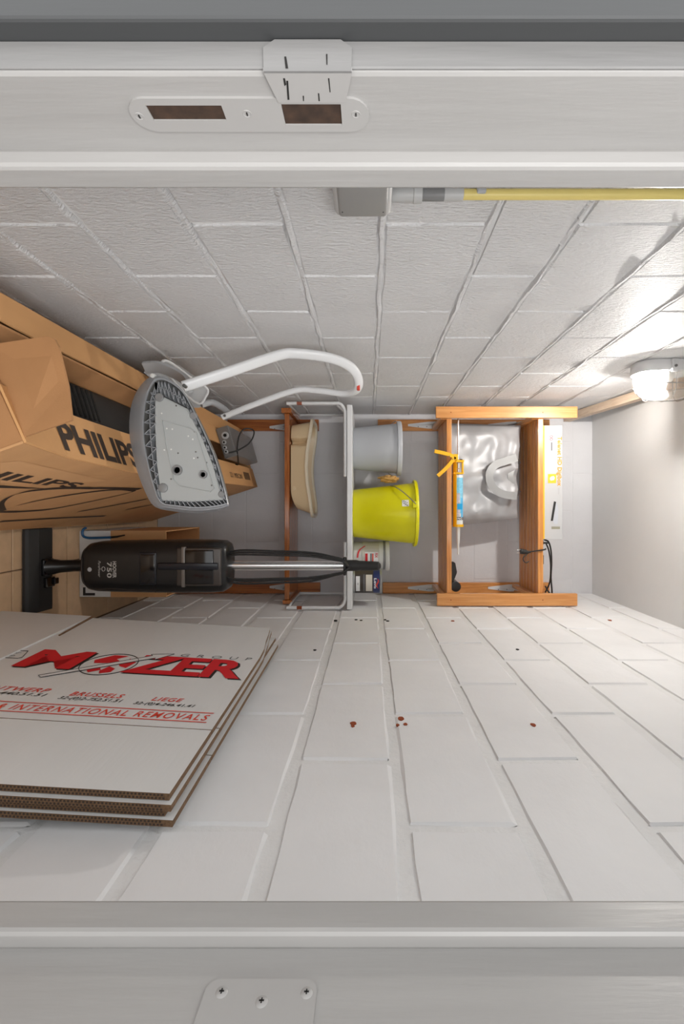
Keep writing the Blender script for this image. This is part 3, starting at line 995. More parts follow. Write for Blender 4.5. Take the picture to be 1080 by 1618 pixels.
cart(-.075, .045, -45, 12, mat('label_photo', (196, 190, 196), .5, var=.3, vscale=90), 'label_photo', .0251)
cart(-.05, .05, 25, 60, mat('label_sky', (90, 180, 226), .5), 'label_photo', .0251)
cart(-.02, .01, -20, 50, M_print_cyan, 'label_swash', .0253)
cart(.048, .064, -75, 75, M_print_black, 'label_band', .0251)
v_, f_ = TXT['onh']
bm = bmesh.new(); add(bm, [Vector((.0505 + .011 * a, CGY - .0255 * math.cos(R(-48 + 96 * b)), CGZ + .0255 * math.sin(R(-48 + 96 * b)))) for b, a in [(1 - q[0], q[1]) for q in v_]], f_)
obj('lettering', bm, M_print_white, ct, rec=False)
bm = bmesh.new(); lathe(bm, (0, CGY, CGZ), [(.012, x1), (.0105, x1 + .02), (.009, x1 + .09), (.0055, x1 + .105), (.005, x1 + .155), (.002, x1 + .158)], 16, 'x'); obj('nozzle', bm, M_whiteplast, cg, True)
bm = bmesh.new()
pts = []
for k in range(9):
    a = R(-152 + 95 * k / 8)
    pts.append((math.cos(a) * .0268, math.sin(a) * .0268))
sec = pts + [(p[0] * .93, p[1] * .93) for p in pts[::-1]]
loft(bm, [[Vector((x, CGY + a, CGZ + b)) for a, b in sec] for x in (x0 - .075, x1 + .008)])
obj('cradle', bm, M_yellow2, cg, True)
bm = bmesh.new(); lathe(bm, (0, CGY, CGZ), [(.013, x1 - .002), (.028, x1 - .001), (.028, x1 + .012), (.013, x1 + .013), (.0125, x1 + .006)], 28, 'x'); obj('front_cap', bm, M_yellow2, cg, True)
bm = bmesh.new()
xb = x0 - .075
box(bm, (xb - .004, CGY - .02, CGZ - .028), (xb + .008, CGY + .02, CGZ + .028), .003)
box(bm, (xb, CGY - .012, CGZ + .018), (x0 - .01, CGY + .012, CGZ + .027), .003)
box(bm, (x0 - .014, CGY - .02, CGZ - .028), (x0 - .006, CGY + .02, CGZ + .027), .003)
obj('rear_frame', bm, M_yellow2, cg)
bm = bmesh.new(); tube(bm, [(-.462, CGY, CGZ), (x0 + .002, CGY, CGZ)], .0042, 8); obj('push_rod', bm, M_chrome, cg, True)
bm = bmesh.new(); lathe(bm, (0, CGY, CGZ), [(.004, xb + .012), (.0105, xb + .013), (.0105, xb + .04), (.007, xb + .042), (.007, x0 - .016)], 16, 'x'); obj('spring', bm, M_chrome, cg, True)
bm = bmesh.new(); box(bm, (xb - .008, CGY - .02, CGZ + .006), (xb - .002, CGY + .012, CGZ + .020), .002); obj('release_catch', bm, M_blackmatt, cg)
HY = 2.398
def arm(name, pts, w):
    bm = bmesh.new()
    P = smooth_pts([W(px, py, HY) for px, py in pts], 5)
    tube(bm, P, 1, section=[(.5 * w, .009), (-.5 * w, .009), (-.5 * w, -.009), (.5 * w, -.009)], up=(0, 1, 0))
    obj(name, bm, M_yellow2, cg)
arm('handle', [(717, 722), (710, 719), (700, 716), (686, 713)], .017)
arm('trigger', [(718, 722), (712, 731), (702, 742), (691, 752)], .016)
bm = bmesh.new(); box(bm, (W(717, 722, HY).x - .014, HY - .008, CH + .428), (W(717, 722, HY).x + .016, CGY - .015, CH + .452), .003); obj('pivot_block', bm, M_yellow2, cg)
for px, py in ((709, 721), (714, 726)):
    bm = bmesh.new(); p = W(px, py, HY); lathe(bm, (p.x, HY - .009, p.z), [(.0001, -.001), (.0028, -.001), (.0028, .002)], 8, 'y'); obj('rivet', bm, M_screw, cg)

# ---------------------------------------------------------------- silver shopping bag
ZS = CH + .4235
bg_ = thing('shopping_bag', (-.18, 2.585, ZS), 'crumpled silver grey shopping bag standing on middle pine shelf', 'bag')
NB = 34
def bagpt(u, v, side):
    """u along the width 0..1, v height 0..1, side -1 front / 1 back"""
    top = .405 - .02 * u
    xl, xr = -.462 + .012 * v, .098 - .012 * v - .03 * v * v
    x = xl + (xr - xl) * u
    prof = max(0.0, min(1.0, 8 * u, 8 * (1 - u))) ** .6
    d = (.075 * (1 - v) ** .6 + .018) * prof + .004
    n = noise.noise(Vector((u * 5 + 3, v * 4 + side * 7, 1))) * .022 + noise.noise(Vector((u * 11, v * 9 + side * 3, 4))) * .010
    n += -.03 * math.exp(-((u - .45 - .25 * (v - .5)) / .06) ** 2) * (1 if side < 0 else 0) * v * .6 + .016 * math.exp(-((u - .62 + .15 * v) / .05) ** 2)
    y = 2.585 + side * (d + n * prof * min(1, 5 * v))
    z = ZS + .001 + top * v * (1 - .035 * math.sin(math.pi * u))
    return Vector((x, max(2.488, min(2.70, y)), z))
bm = bmesh.new()
V = {}
for side in (-1, 1):
    for i in range(NB + 1):
        for j in range(NB + 1):
            if side == 1 and i in (0, NB):
                V[side, i, j] = V[-1, i, j]; continue
            V[side, i, j] = bm.verts.new(bagpt(i / NB, j / NB, side))
for side in (-1, 1):
    for i in range(NB):
        for j in range(NB):
            try: bm.faces.new((V[side, i, j], V[side, i + 1, j], V[side, i + 1, j + 1], V[side, i, j + 1]))
            except ValueError: pass
for i in range(NB):
    try: bm.faces.new((V[-1, i, 0], V[-1, i + 1, 0], V[1, i + 1, 0], V[1, i, 0]))
    except ValueError: pass
obj('bag_body', bm, M_silver, bg_, True)
def strap(pts, w, name='handle'):
    bm = bmesh.new()
    P = smooth_pts(pts, 7)
    tube(bm, P, 1, section=[(.0015, w * .5), (.0015, -w * .5), (-.0015, -w * .5), (-.0015, w * .5)], up=(0, 1, 0))
    obj(name, bm, M_silver2, bg_, True)
ybag = 2.487
strap([W(816, 723, ybag + .01), W(800, 728, ybag), W(782, 735, ybag - .006), W(773, 748, ybag - .012), W(775, 764, ybag - .012), W(786, 777, ybag - .006), W(800, 782, ybag), W(816, 784, ybag + .01)], .04)
strap([W(820, 728, 2.60), W(812, 735, 2.56), W(806, 752, 2.545), W(812, 772, 2.56), W(820, 780, 2.60)], .03)
# ---------------------------------------------------------------- small black things at the shelf's right end
bm = bmesh.new()
slab(bm, [W(715, 888, 2.47), W(722, 889, 2.47), W(725, 905, 2.47), W(721, 912, 2.47), W(719, 921, 2.47), W(713.6, 920, 2.47)], (0, 1, 0), .05)
bmesh.ops.bevel(bm, geom=list(bm.edges), offset=.003, segments=2, affect='EDGES')
zmin = min(v.co.z for v in bm.verts)
for v in bm.verts: v.co.z += (CH + .4235) - zmin
tag(obj('furniture_clamp', bm, M_blackmatt), 'small black angular plastic piece on pine shelf near right post', 'clamp')
bm = bmesh.new()
c = Vector((.412, 2.50, CH + .4235 + .027))
lathe(bm, c, [(.020, -.05), (.0265, -.049), (.0265, .07), (.021, .071), (.021, .02), (.0205, -.03)], 24, 'y')
tag(obj('pipe_offcut', bm, M_black, smooth=True), 'short black plastic pipe piece on pine shelf against right post', 'pipe')

# ---------------------------------------------------------------- decoder carton on the top shelf
ZT = CH + .8935
tx0, tx1, ty0, ty1, th = -.428, .166, 2.455, 2.70, .112
tc = thing('decoder_carton', ((tx0 + tx1) / 2, 2.57, ZT), 'long white carton with yellow lettering on the top pine shelf', 'box')
B('carton', (tx0, ty0, ZT), (tx1, ty1, ZT + th), M_carton_w, tc, .0015, 1)
B('yellow_edge', (tx0 + .002, ty0 - .003, ZT + .0005), (tx1 - .002, ty0 - .0002, ZT + .019), M_print_yellow, tc)
ff = lambda xa, xb_, za, zb: (lambda u, v: Vector((xa + (xb_ - xa) * u, ty0 - .001, ZT + za + (zb - za) * v)))
def tcx(py): return (py - CY) / F * ty0
def tcz(px): return CH + (px - CX) / F * ty0 - ZT
prints('lettering', 'telenet', ff(tcx(690), tcx(768), tcz(878), tcz(887)), M_print_amber, tc)
def rectf(name, pxa, pxb, pya, pyb, m, dy=.001):
    return patch(name, [Vector((tcx(pya), ty0 - dy, ZT + tcz(pxa))), Vector((tcx(pyb), ty0 - dy, ZT + tcz(pxa))), Vector((tcx(pyb), ty0 - dy, ZT + tcz(pxb))), Vector((tcx(pya), ty0 - dy, ZT + tcz(pxb)))], m, tc)
rectf('icon_square', 865, 878, 749, 763.5, M_print_yellow)
patch('icon_mark', [Vector((tcx(py), ty0 - .0016, ZT + tcz(px))) for px, py in ((868, 755), (870, 753), (874, 752), (876, 755), (874.5, 758.5), (870, 759.5), (868, 758))], M_print_white, tc)
bm = bmesh.new()
for k in range(2):
    cc = W(870.5, 690 + 4 * k, ty0)
    tube(bm, [Vector((cc.x + .006 * math.cos(a), ty0 - .001, cc.z + .007 * math.sin(a))) for a in [2 * math.pi * q / 14 for q in range(14)]], .0010, 4, closed=True)
obj('red_logo', bm, M_print_red, tc)
rectf('small_print', 870, 872, 699, 712, M_print_grey)
patch('picture_front', [Vector((tcx(py), ty0 - .001, ZT + tcz(px))) for px, py in ((869.5, 823), (873, 823), (878, 793), (874.5, 792))], M_print_black, tc)
patch('picture_top', [Vector((tcx(py), ty0 - .001, ZT + tcz(px))) for px, py in ((873.4, 823), (875, 828), (880.5, 828), (881.5, 806), (878.4, 793))], mat('print_pale', (196, 200, 208), .5), tc)
rectf('picture_remote', 870.5, 884, 832, 836, mat('print_olive', (150, 148, 130), .5))
rectf('small_print', 881, 883, 771, 781, mat('print_pale2', (190, 190, 192), .5))

# ---------------------------------------------------------------- cables at the right end of the top shelf
cb = thing('cable_bundle', (.24, 2.5, ZT), 'black cable and adapter lying on top shelf beside the white carton', 'cable')
bm = bmesh.new()
Yc = 2.50
tube(bm, smooth_pts([W(859, 853, Yc), W(866, 856, Yc - .02), W(870, 870, Yc - .02), W(871, 890, Yc - .02), W(870, 912, Yc - .02), W(871.5, 938, Yc - .02), W(866, 935, Yc), W(861, 926, Yc + .02)], 6), .0042, 7)
tube(bm, smooth_pts([W(862, 858, Yc), W(867, 872, Yc - .01), W(869.5, 895, Yc - .02), W(868, 920, Yc), W(861, 936, Yc + .03)], 6), .004, 7)
obj('cable', bm, M_rubber, cb, True)
bm = bmesh.new(); p = W(861, 882, 2.53); box(bm, (p.x - .02, 2.50, ZT + .0005), (p.x + .03, 2.55, ZT + .034), .004); obj('adapter', bm, M_blackmatt, cb)
bm = bmesh.new(); box(bm, (.172, 2.47, ZT + .0005), (.196, 2.51, ZT + .022), .004); box(bm, (.18, 2.462, ZT + .012), (.19, 2.475, ZT + .045), .003); obj('connector', bm, M_blackmatt, cb)
pg = thing('power_plug', tuple(W(820, 872, 2.41)), 'black mains plug dangling under the top pine shelf', 'plug')
Yp = 2.408
bm = bmesh.new(); P = [W(822, 871, Yp), W(829, 872, Yp), W(833, 872.5, Yp), W(838, 872, Yp)]
tube(bm, P, [.014, .0125, .008, .0045], 12); obj('plug_body', bm, M_blackmatt, pg, True)
bm = bmesh.new()
for d in (-.008, .008):
    p = W(822, 871, Yp) + Vector((d, 0, 0)); tube(bm, [p, p - Vector((0, 0, .019))], .0023, 6)
obj('pins', bm, M_chrome, pg, True)
bm = bmesh.new()
tube(bm, smooth_pts([W(836, 872, Yp), W(846, 870.5, Yp), W(856, 869, 2.409), W(861, 868, 2.425), W(861.5, 867, 2.47)], 5), .0036, 7)
tube(bm, smooth_pts([W(834, 874, Yp), W(828, 879, Yp - .004), W(826, 884, Yp - .004), W(830, 889, Yp - .004), W(835, 887, Yp)], 6), .0028, 7)
obj('lead', bm, M_rubber, pg, True)

# ---------------------------------------------------------------- upright stick vacuum
VX, VY = .2215, 1.80
vc = thing('stick_vacuum', (VX, VY, 0), 'black upright stick vacuum with chrome tube and wound cord', 'vacuum')
bm = bmesh.new()
NX0, NX1 = .078, .386
prof = [(1.692, .004), (1.692, .014), (1.70, .022), (1.735, .034), (1.80, .040), (1.806, .034), (1.806, .004)]
t = bmesh.new()
rings = []
for x, s in ((NX0, .985), (NX0 + .01, 1), (NX1 - .012, 1), (NX1, .985)):
    rings.append([Vector((x, VY - .05 + (y - (VY - .05)) * s, .003 + (z - .003) * s)) for y, z in prof])
loft(bm, rings)
nz = obj('floor_nozzle', bm, M_blackmatt, vc, False)
bm = bmesh.new(); box(bm, (.262, 1.755, .034), (.300, 1.803, .050), .004); box(bm, (.268, 1.79, .04), (.292, 1.812, .058), .003); obj('pedal', bm, M_blackgloss, nz)
bm = bmesh.new(); box(bm, (VX - .03, 1.745, .03), (VX + .034, 1.80, .048), .006); obj('swivel_joint', bm, M_blackgloss, nz)
bm = bmesh.new(); tube(bm, [(VX + .002, 1.775, .035), (VX + .002, 1.79, .08), (VX, 1.80, .13), (VX, 1.80, .24)], [.034, .024, .0225, .0235], 18); obj('neck', bm, M_black, vc, True)
VF = 1.727          # front of the body
secs = [(.178, .052, .05), (.186, .072, .06), (.205, .088, .068), (.235, .094, .072), (.30, .096, .073), (.43, .0985, .074), (.56, .1, .074), (.66, .099, .073), (.700, .096, .07), (.716, .086, .062), (.722, .070, .05)]
bm = bmesh.new(); loft(bm, [sring(VX, VY, z, a, b, 3.6, 48) for z, a, b in secs])
body = obj('body', bm, M_black, vc, True)
def vfront(x, z, off=.0012):
    """front surface of the body at (x, z)"""
    for (z0, a0, b0), (z1, a1, b1) in zip(secs, secs[1:]):
        if z0 <= z <= z1:
            k = (z - z0) / (z1 - z0); a = a0 + (a1 - a0) * k; b = b0 + (b1 - b0) * k
            u = min(.999, abs((x - VX) / a))
            return VY - b * (1 - u ** 3.6) ** (1 / 3.6) - off
    return VF
def vz(px): return CH + (px - CX) / F * VF
def vx(py): return (py - CY) / F * VF
def vfn(pxa, pxb, pya, pyb, off=.0012):
    def fn(u, v):
        x = vx(pya) + (vx(pyb) - vx(pya)) * u; z = vz(pxa) + (vz(pxb) - vz(pxa)) * v
        return Vector((x, vfront(x, z, off), z))
    return fn
prints('lettering', 'hoover', vfn(178, 184, 887, 913), mat('print_silver', (186, 184, 180), .4), body)
prints('lettering', '750', vfn(169, 176.5, 888, 913), MATS['print_silver'], body)
prints('lettering', 'script', vfn(155, 159, 886, 912), MATS['print_silver'], body)
bm = bmesh.new(); x, z = vx(900), vz(141); lathe(bm, (x, vfront(x, z, 0), z), [(.0001, -.0018), (.0075, -.0015), (.0085, .001)], 20, 'y'); obj('badge', bm, M_greyplast, body, True)
bm = bmesh.new(); x, z = vx(899), vz(163.5); tube(bm, [Vector((x + .008 * math.cos(a), vfront(x, z, .0012), z + .006 * math.sin(a))) for a in [2 * math.pi * q / 16 for q in range(16)]], .001, 4, closed=True); obj('emblem', bm, MATS['print_silver'], body)
# seam, dust window, tank
def strip(name, pts, w, m, off=.0005, thick=.002):
    bm = bmesh.new()
    P = [Vector((vx(py), vfront(vx(py), vz(px), off), vz(px))) for px, py in pts]
    tube(bm, smooth_pts(P, 4), w, 6)
    return obj(name, bm, m, body, True)
strip('seam', [(240, 857), (245, 870), (247, 890), (247, 912), (244, 926), (240, 938)], .0016, M_hole, 0)
strip('lower_seam', [(128, 868), (126, 885), (126, 905), (129, 922), (140, 932), (170, 931), (210, 933), (243, 934)], .0014, M_gun, 0)
def panel(name, pxa, pxb, pya, pyb, m, off, r=.006, d=.012):
    xa, xb2, za, zb = vx(pya), vx(pyb), vz(pxa), vz(pxb)
    y = vfront((xa + xb2) / 2, (za + zb) / 2, off)
    bm = bmesh.new(); box(bm, (xa, y, za), (xb2, y + d, zb), r * .45, 3)
    return obj(name, bm, m, body, True)
panel('window_frame', 220, 247, 873, 924, M_navy, .002)
panel('dust_window', 222.5, 245, 876, 921, M_blackgloss, .0035)
panel('tank_frame', 279, 349, 866, 926, M_gun, .0035, .012, .03)
panel('dust_tank', 293, 338, 869, 923, M_blackgloss, .0075, .01, .03)
panel('tank_ridge', 250, 345, 889, 900, M_navy, .0105, .008, .03)
panel('tank_shoulder', 287, 293, 864, 928, mat('tank_grey_edge', (120, 114, 108), .25, .2), .0065, .006, .03)
bm = bmesh.new(); tube(bm, [(VX, 1.80, .70), (VX, 1.80, 1.178)], .0185, 20); obj('tube', bm, M_chrome, vc, True)
bm = bmesh.new()
hp = [Vector((VX, 1.80, 1.155)), Vector((VX, 1.80, 1.20)), Vector((VX, 1.798, 1.215)), Vector((VX, 1.79, 1.25)), Vector((VX, 1.785, 1.285)), Vector((VX, 1.783, 1.292))]
tube(bm, hp, [.0215, .0215, .0185, .0180, .0165, .009], 16); obj('handle', bm, M_blackmatt, vc, True)
bm = bmesh.new(); box(bm, (VX - .035, 1.772, 1.152), (VX + .035, 1.787, 1.164), .004); obj('cord_hook', bm, M_black, vc)
bm = bmesh.new()
for k, (dx0, dx1, dyy) in enumerate([(-.046, -.026, -.012), (-.053, -.030, .0), (-.060, -.034, .010), (.046, .026, -.012), (.055, .031, .0), (.066, .034, .008)]):
    sg = math.copysign(1, dx0)
    P = smooth_pts([(VX + dx0 * .75, 1.775 + dyy, .700), (VX + dx0, 1.772 + dyy, .76), (VX + dx0 * .95, 1.77 + dyy, .9), (VX + dx0 * .8 + dx1 * .1, 1.77 + dyy, 1.03), (VX + dx1, 1.768 + dyy, 1.12), (VX + dx1 * .7, 1.765 + dyy, 1.155), (VX, 1.762 + dyy * .3, 1.170 + .002 * k)], 5)
    tube(bm, P, .0036, 6)
obj('power_cord', bm, M_rubber, vc, True)

# ---------------------------------------------------------------- cartons at the back on the floor
wx0, wx1, wy0, wy1 = .10, .386, 2.03, 2.42
wc = thing('white_carton', ((wx0 + wx1) / 2, 2.22, 0), 'flat white carton on floor under the open brown carton', 'box')
B('carton', (wx0, wy0, .0005), (wx1, wy1, .135), M_cardwhite, wc, .003)
bm = bmesh.new()
def rc(pxa, pxb, pya, pyb): add(bm, [W(pxa, pya, wy0 - .0012), W(pxa, pyb, wy0 - .0012), W(pxb, pyb, wy0 - .0012), W(pxb, pya, wy0 - .0012)], [(0, 1, 2, 3)])
rc(131, 150, 937, 941); rc(131, 135, 928, 937)
obj('black_mark', bm, M_print_black, wc, rec=False)
ocb = thing('open_carton', ((wx0 + wx1) / 2, 2.22, .136), 'open brown carton standing on the flat white carton behind vacuum', 'box')
z0, z1 = .136, CH - .876
B('front_panel', (wx0, wy0, z0), (wx1, wy0 + .005, z1), M_card, ocb)
B('side_panel', (wx0, wy0 + .005, z0), (wx0 + .005, wy1, z1), M_card, ocb)
B('side_panel', (wx1 - .005, wy0 + .005, z0), (wx1, wy1, z1), M_card, ocb)
B('back_panel', (wx0, wy1 - .005, z0), (wx1, wy1, z1 + .004), M_cardshade, ocb)
B('bottom_panel', (wx0 + .005, wy0 + .005, z0), (wx1 - .005, wy1 - .005, z0 + .005), M_cardshade, ocb)

# blue hooked rod in front of the white carton
bm = bmesh.new()
Yh = 2.015
tube(bm, smooth_pts([W(136, 834, Yh), W(131.5, 836.5, Yh), W(130, 842, Yh), W(132, 847.5, Yh), W(139, 850, Yh), W(150, 850, Yh), W(176, 849, Yh)], 5), .0052, 8)
hk = thing('hooked_rod', tuple(W(130, 845, Yh)), 'blue hook handled rod with black tip leaning on white carton', 'rod')
obj('blue_hook', bm, M_blue, hk, True)
bm = bmesh.new(); tube(bm, [W(175, 849, Yh), W(185, 848, Yh), W(197, 845.5, Yh)], [.005, .0042, .0025], 8); obj('black_tip', bm, M_black, hk, True)

# ---------------------------------------------------------------- leaning open carton with print
pb = thing('leaning_carton', (-.2, 1.7, 0), 'large open brown carton with black Philips lettering leaning on left wall'.replace('Philips ', ''), 'box')
Yn, Yf = .9, 2.6
NTL, NTR, NBR, NBL = Vector((-.474, Yn, CH - .824)), Vector((-.123, Yn, CH - .660)), Vector((.074, Yn, CH - 1.2)), Vector((-.27, Yn, .006))
FTL, FTR, FBR, FBL = Vector((-.430, Yf, CH - .712)), Vector((-.112, Yf, CH - .622)), Vector((.074, Yf, CH - 1.2)), Vector((-.27, Yf, .006))
TRC = [(.9, -.123, -.660), (1.05, -.110, -.675), (1.34, -.096, -.665), (2.6, -.112, -.622)]   # the upper edge bulges a little
def tr(y):
    for (a, xa, za), (b, xb3, zb3) in zip(TRC, TRC[1:]):
        if y <= b or b == 2.6:
            k = (y - a) / (b - a)
            return Vector((xa + (xb3 - xa) * k, y, CH + za + (zb3 - za) * k))
def topp(y, w, h=0.0):
    k = (y - Yn) / (Yf - Yn)
    a = tr(y); b = NTL.lerp(FTL, k)
    p = a.lerp(b, w); n = Vector((-(a.z - b.z), 0, a.x - b.x)).normalized()
    return p + n * h
def facep(y, s, h=0.0):
    k = (y - Yn) / (Yf - Yn)
    a = tr(y); b = NBR.lerp(FBR, k)
    p = a.lerp(b, s); d = b - a; n = Vector((-d.z, 0, d.x)).normalized()
    return p + n * h
def panelq(name, q, m, t=.005, n=None, parent=pb):
    bm = bmesh.new()
    nn = n or (q[1] - q[0]).cross(q[2] - q[0])
    slab(bm, q, nn, t)
    return obj(name, bm, m, parent)
bm = bmesh.new()
rg = []
for i in range(35):
    y = Yn + (Yf - Yn) * i / 34
    rg.append([facep(y, 0), facep(y, .5), facep(y, 1), facep(y, 1, -.005), facep(y, .5, -.005), facep(y, 0, -.005)])
loft(bm, rg)
obj('side_panel', bm, M_card, pb)
panelq('side_panel', [NTL, FTL, FBL, NBL], M_card, .005, Vector((1, 0, .36)))
panelq('bottom_panel', [NBL, NBR, FBR, FBL], M_cardshade, .005, Vector((0, 0, 1)))
panelq('end_panel', [p + Vector((0, .003, 0)) for p in (NTL, NTR, NBR, NBL)], M_cardshade, .005, Vector((0, 1, 0)))  # near end takes the darker card, its shade set by colour
panelq('end_panel', [FTL, FTR, FBR, FBL], M_card, .005, Vector((0, -1, 0)))
def flap(name, ya, yb, wa, wb, m, h=0.001, t=.005):
    bm = bmesh.new()
    n = 34
    lo, hi = [], []
    for i in range(n + 1):
        y = ya + (yb - ya) * i / n
        jit = .004 * noise.noise(Vector((y * 4, wa * 9, 0)))
        lo.append([topp(y, wa, h), topp(y, wb, h + jit)]); hi.append([topp(y, wa, h + t), topp(y, wb, h + t + jit)])
    rings = [[bm.verts.new(p) for p in (lo[i][0], lo[i][1], hi[i][1], hi[i][0])] for i in range(n + 1)]
    for a, b in zip(rings, rings[1:]):
        for s in range(4): bm.faces.new((a[s], a[(s + 1) % 4], b[(s + 1) % 4], b[s]))
    bm.faces.new(rings[0]); bm.faces.new(rings[-1])
    return obj(name, bm, m, pb)
lf = flap('flap', Yn, Yf, 1.0, .79, M_card2)
flap('flap', 1.95, Yf, .79, .56, M_card2)
rf = flap('flap', Yn, Yf, 0.0, .315, M_card2)
def nflap(ptsl, name='flap', m=M_cardshade, n=Vector((0, 1, .2)), t=.005):
    bm = bmesh.new(); slab(bm, ptsl, n, t); return obj(name, bm, m, pb)
# short end flap standing up at the near end
a, b = NTR.lerp(NTL, .03), NTR.lerp(NTL, .72)
nflap([a, W(113, 664, Yn + .012), W(107, 610, Yn + .03), W(92, 548, Yn + .03), W(86, 536, Yn + .03), W(76, 531, Yn + .03), W(-20, 545, Yn + .03), b])
# left inner flap bent down into the opening
nflap([topp(.95, .77), topp(1.75, .77), topp(1.55, .70, -.10), topp(1.05, .68, -.11)], 'inner_flap', M_cardshade, Vector((1, 0, 0)))
# print on the strip and the side
def top_fn(ya, yb, wa, wb):
    return lambda u, v: topp(ya + (yb - ya) * u, wa + (wb - wa) * v, .0072)
prints('lettering', 'philips', top_fn(1.045, 1.375, .04, .235), M_print_brown, rf)
prints('lettering', 'philips2', lambda u, v: facep(.88 + .40 * u, .265 - .075 * v, .0012), M_print_brown, pb)
def facepoly(name, pts, m, h=.0012):
    bm = bmesh.new(); add(bm, [facep(y, s, h) for y, s in pts], [tuple(range(len(pts)))]); return obj(name, bm, m, pb, rec=False)
facepoly('dark_wedge', [(.905, .30), (1.06, .315), (1.22, .300), (1.04, .355), (.905, .42)], M_print_brown)
def faceline(name, pts, w):
    bm = bmesh.new()
    P = smooth_pts([Vector((y, s, 0)) for y, s in pts], 8)
    vs = []
    for i, p in enumerate(P):
        vs += [facep(max(Yn, min(Yf, p.x)), p.y - w, .0014), facep(max(Yn, min(Yf, p.x)), p.y + w, .0014)]
    add(bm, vs, [(2 * i, 2 * i + 1, 2 * i + 3, 2 * i + 2) for i in range(len(P) - 1)])
    obj(name, bm, M_print_brown, pb, rec=False)
def fi(px, py):
    """face coordinates of a frame position: meet of the sight line with the printed side"""
    d = Vector(((py - CY) / F, 1, (px - CX) / F))
    n = (FTR - NTR).cross(NBR - NTR)
    P0 = NTR - Vector((0, 0, CH))
    t = n.dot(P0) / n.dot(d)
    p = d * t + Vector((0, 0, CH))
    k = (p.y - Yn) / (Yf - Yn); A = tr(p.y); C = NBR.lerp(FBR, k)
    return (p.y, (p - A).dot(C - A) / (C - A).length_squared)
def zz(x, y): return fi(x * .2315, 680 + y * .2315)
faceline('printed_line', [zz(20, 540), zz(5, 490), zz(60, 440), zz(180, 400), zz(400, 372), zz(620, 365), zz(800, 370), zz(950, 380)], .016)
faceline('printed_line', [zz(0, 545), zz(150, 490), zz(400, 430), zz(620, 395), zz(800, 380), zz(880, 388), zz(905, 400), zz(820, 425), zz(600, 478), zz(350, 530), zz(150, 545), zz(0, 548)], .014)
faceline('printed_line', [zz(540, 555), zz(700, 525), zz(850, 495), zz(1000, 465)], .016)
faceline('printed_line', [zz(860, 548), zz(950, 530), zz(1060, 505)], .016)
faceline('printed_line', [zz(0, 625), zz(200, 615), zz(400, 606), zz(720, 596)], .014)
facepoly('pale_panel', [zz(0, 215), zz(130, 200), zz(720, 312), zz(330, 350), zz(0, 345)], mat('card_pale_print', (208, 160, 112), .7), .0006)
# shipping label print at the far end of the strip
prints('lettering', 'small', top_fn(2.18, 2.36, .10, .17), M_print_brown, rf)
bm = bmesh.new()
for k in range(9):
    y = 2.40 + k * .011
    add(bm, [topp(y, .10, .0072), topp(y + .006, .10, .0072), topp(y + .006, .22, .0072), topp(y, .22, .0072)], [(0, 1, 2, 3)])
obj('barcode', bm, M_print_brown, rf, rec=False)

# dark appliance inside
Mb = Matrix.Translation(topp(1.32, .50, -.12)) @ Matrix.Rotation(R(-17), 4, 'Y')
ap = thing('dark_appliance', tuple(topp(1.32, .50, -.25)), 'dark grey vented appliance lying inside the leaning carton', 'appliance')
bm = bmesh.new(); box(bm, (-.085, -.33, -.12), (.075, .33, .075), .02, 3, Mb); obj('casing', bm, M_blackmatt, ap, True)
for k in range(9):
    bm = bmesh.new(); y = -.16 + k * .022; box(bm, (-.07, y, .0742), (.02, y + .008, .0775), .001, 1, Mb); obj('vent_slat', bm, M_hole, ap)

# ---------------------------------------------------------------- grey metal set on the carton's far end
def tl(a, b, c): return topp(2.17 + b, .76 - a / .36, .0068 + c)   # a across, b along, c up
dv = thing('metal_receiver', tuple(tl(.08, .15, 0)), 'grey metal receiver box with knobs lying on leaning carton', 'receiver')
def tbox(name, a0, a1, b0, b1, c0, c1, m, par):
    bm = bmesh.new()
    q = [tl(a0, b0, c0), tl(a1, b0, c0), tl(a1, b1, c0), tl(a0, b1, c0), tl(a0, b0, c1), tl(a1, b0, c1), tl(a1, b1, c1), tl(a0, b1, c1)]
    add(bm, q, [(0, 1, 2, 3), (4, 5, 6, 7), (0, 1, 5, 4), (1, 2, 6, 5), (2, 3, 7, 6), (3, 0, 4, 7)])
    bmesh.ops.bevel(bm, geom=list(bm.edges), offset=.003, segments=2, affect='EDGES')
    return obj(name, bm, m, par)
M_dev = mat('receiver_grey', (150, 150, 150), .35, .5)
tbox('casing', 0, .15, 0, .34, .001, .06, M_dev, dv)
tbox('front_panel', .003, .147, -.004, .002, .004, .056, mat('receiver_front', (132, 132, 132), .35, .4), dv)
for a, c, r in ((.045, .036, .017), (.075, .022, .010), (.10, .018, .009), (.12, .018, .009)):
    p = tl(a, -.004, c)
    bm = bmesh.new(); lathe(bm, p, [(r * .3, -.004), (r * .75, -.006), (r, -.004), (r, .004)], 18, 'y'); kb = obj('knob', bm, M_greyplast, dv, True)
    bm = bmesh.new(); lathe(bm, p, [(.0001, -.0068), (r * .45, -.0066), (r * .45, -.003)], 14, 'y'); obj('socket_hole', bm, M_hole, dv)
bm = bmesh.new()
tube(bm, smooth_pts([tl(.13, -.01, .03), tl(.128, .0, .075), tl(.10, .03, .13), tl(.05, .05, .155), tl(.03, .04, .12), tl(.06, .02, .09), tl(.12, .0, .07), tl(.165, .03, .05), tl(.178, .08, .03), tl(.17, .10, .0135)], 7), .0034, 7)
obj('cable', bm, M_rubber, dv, True)

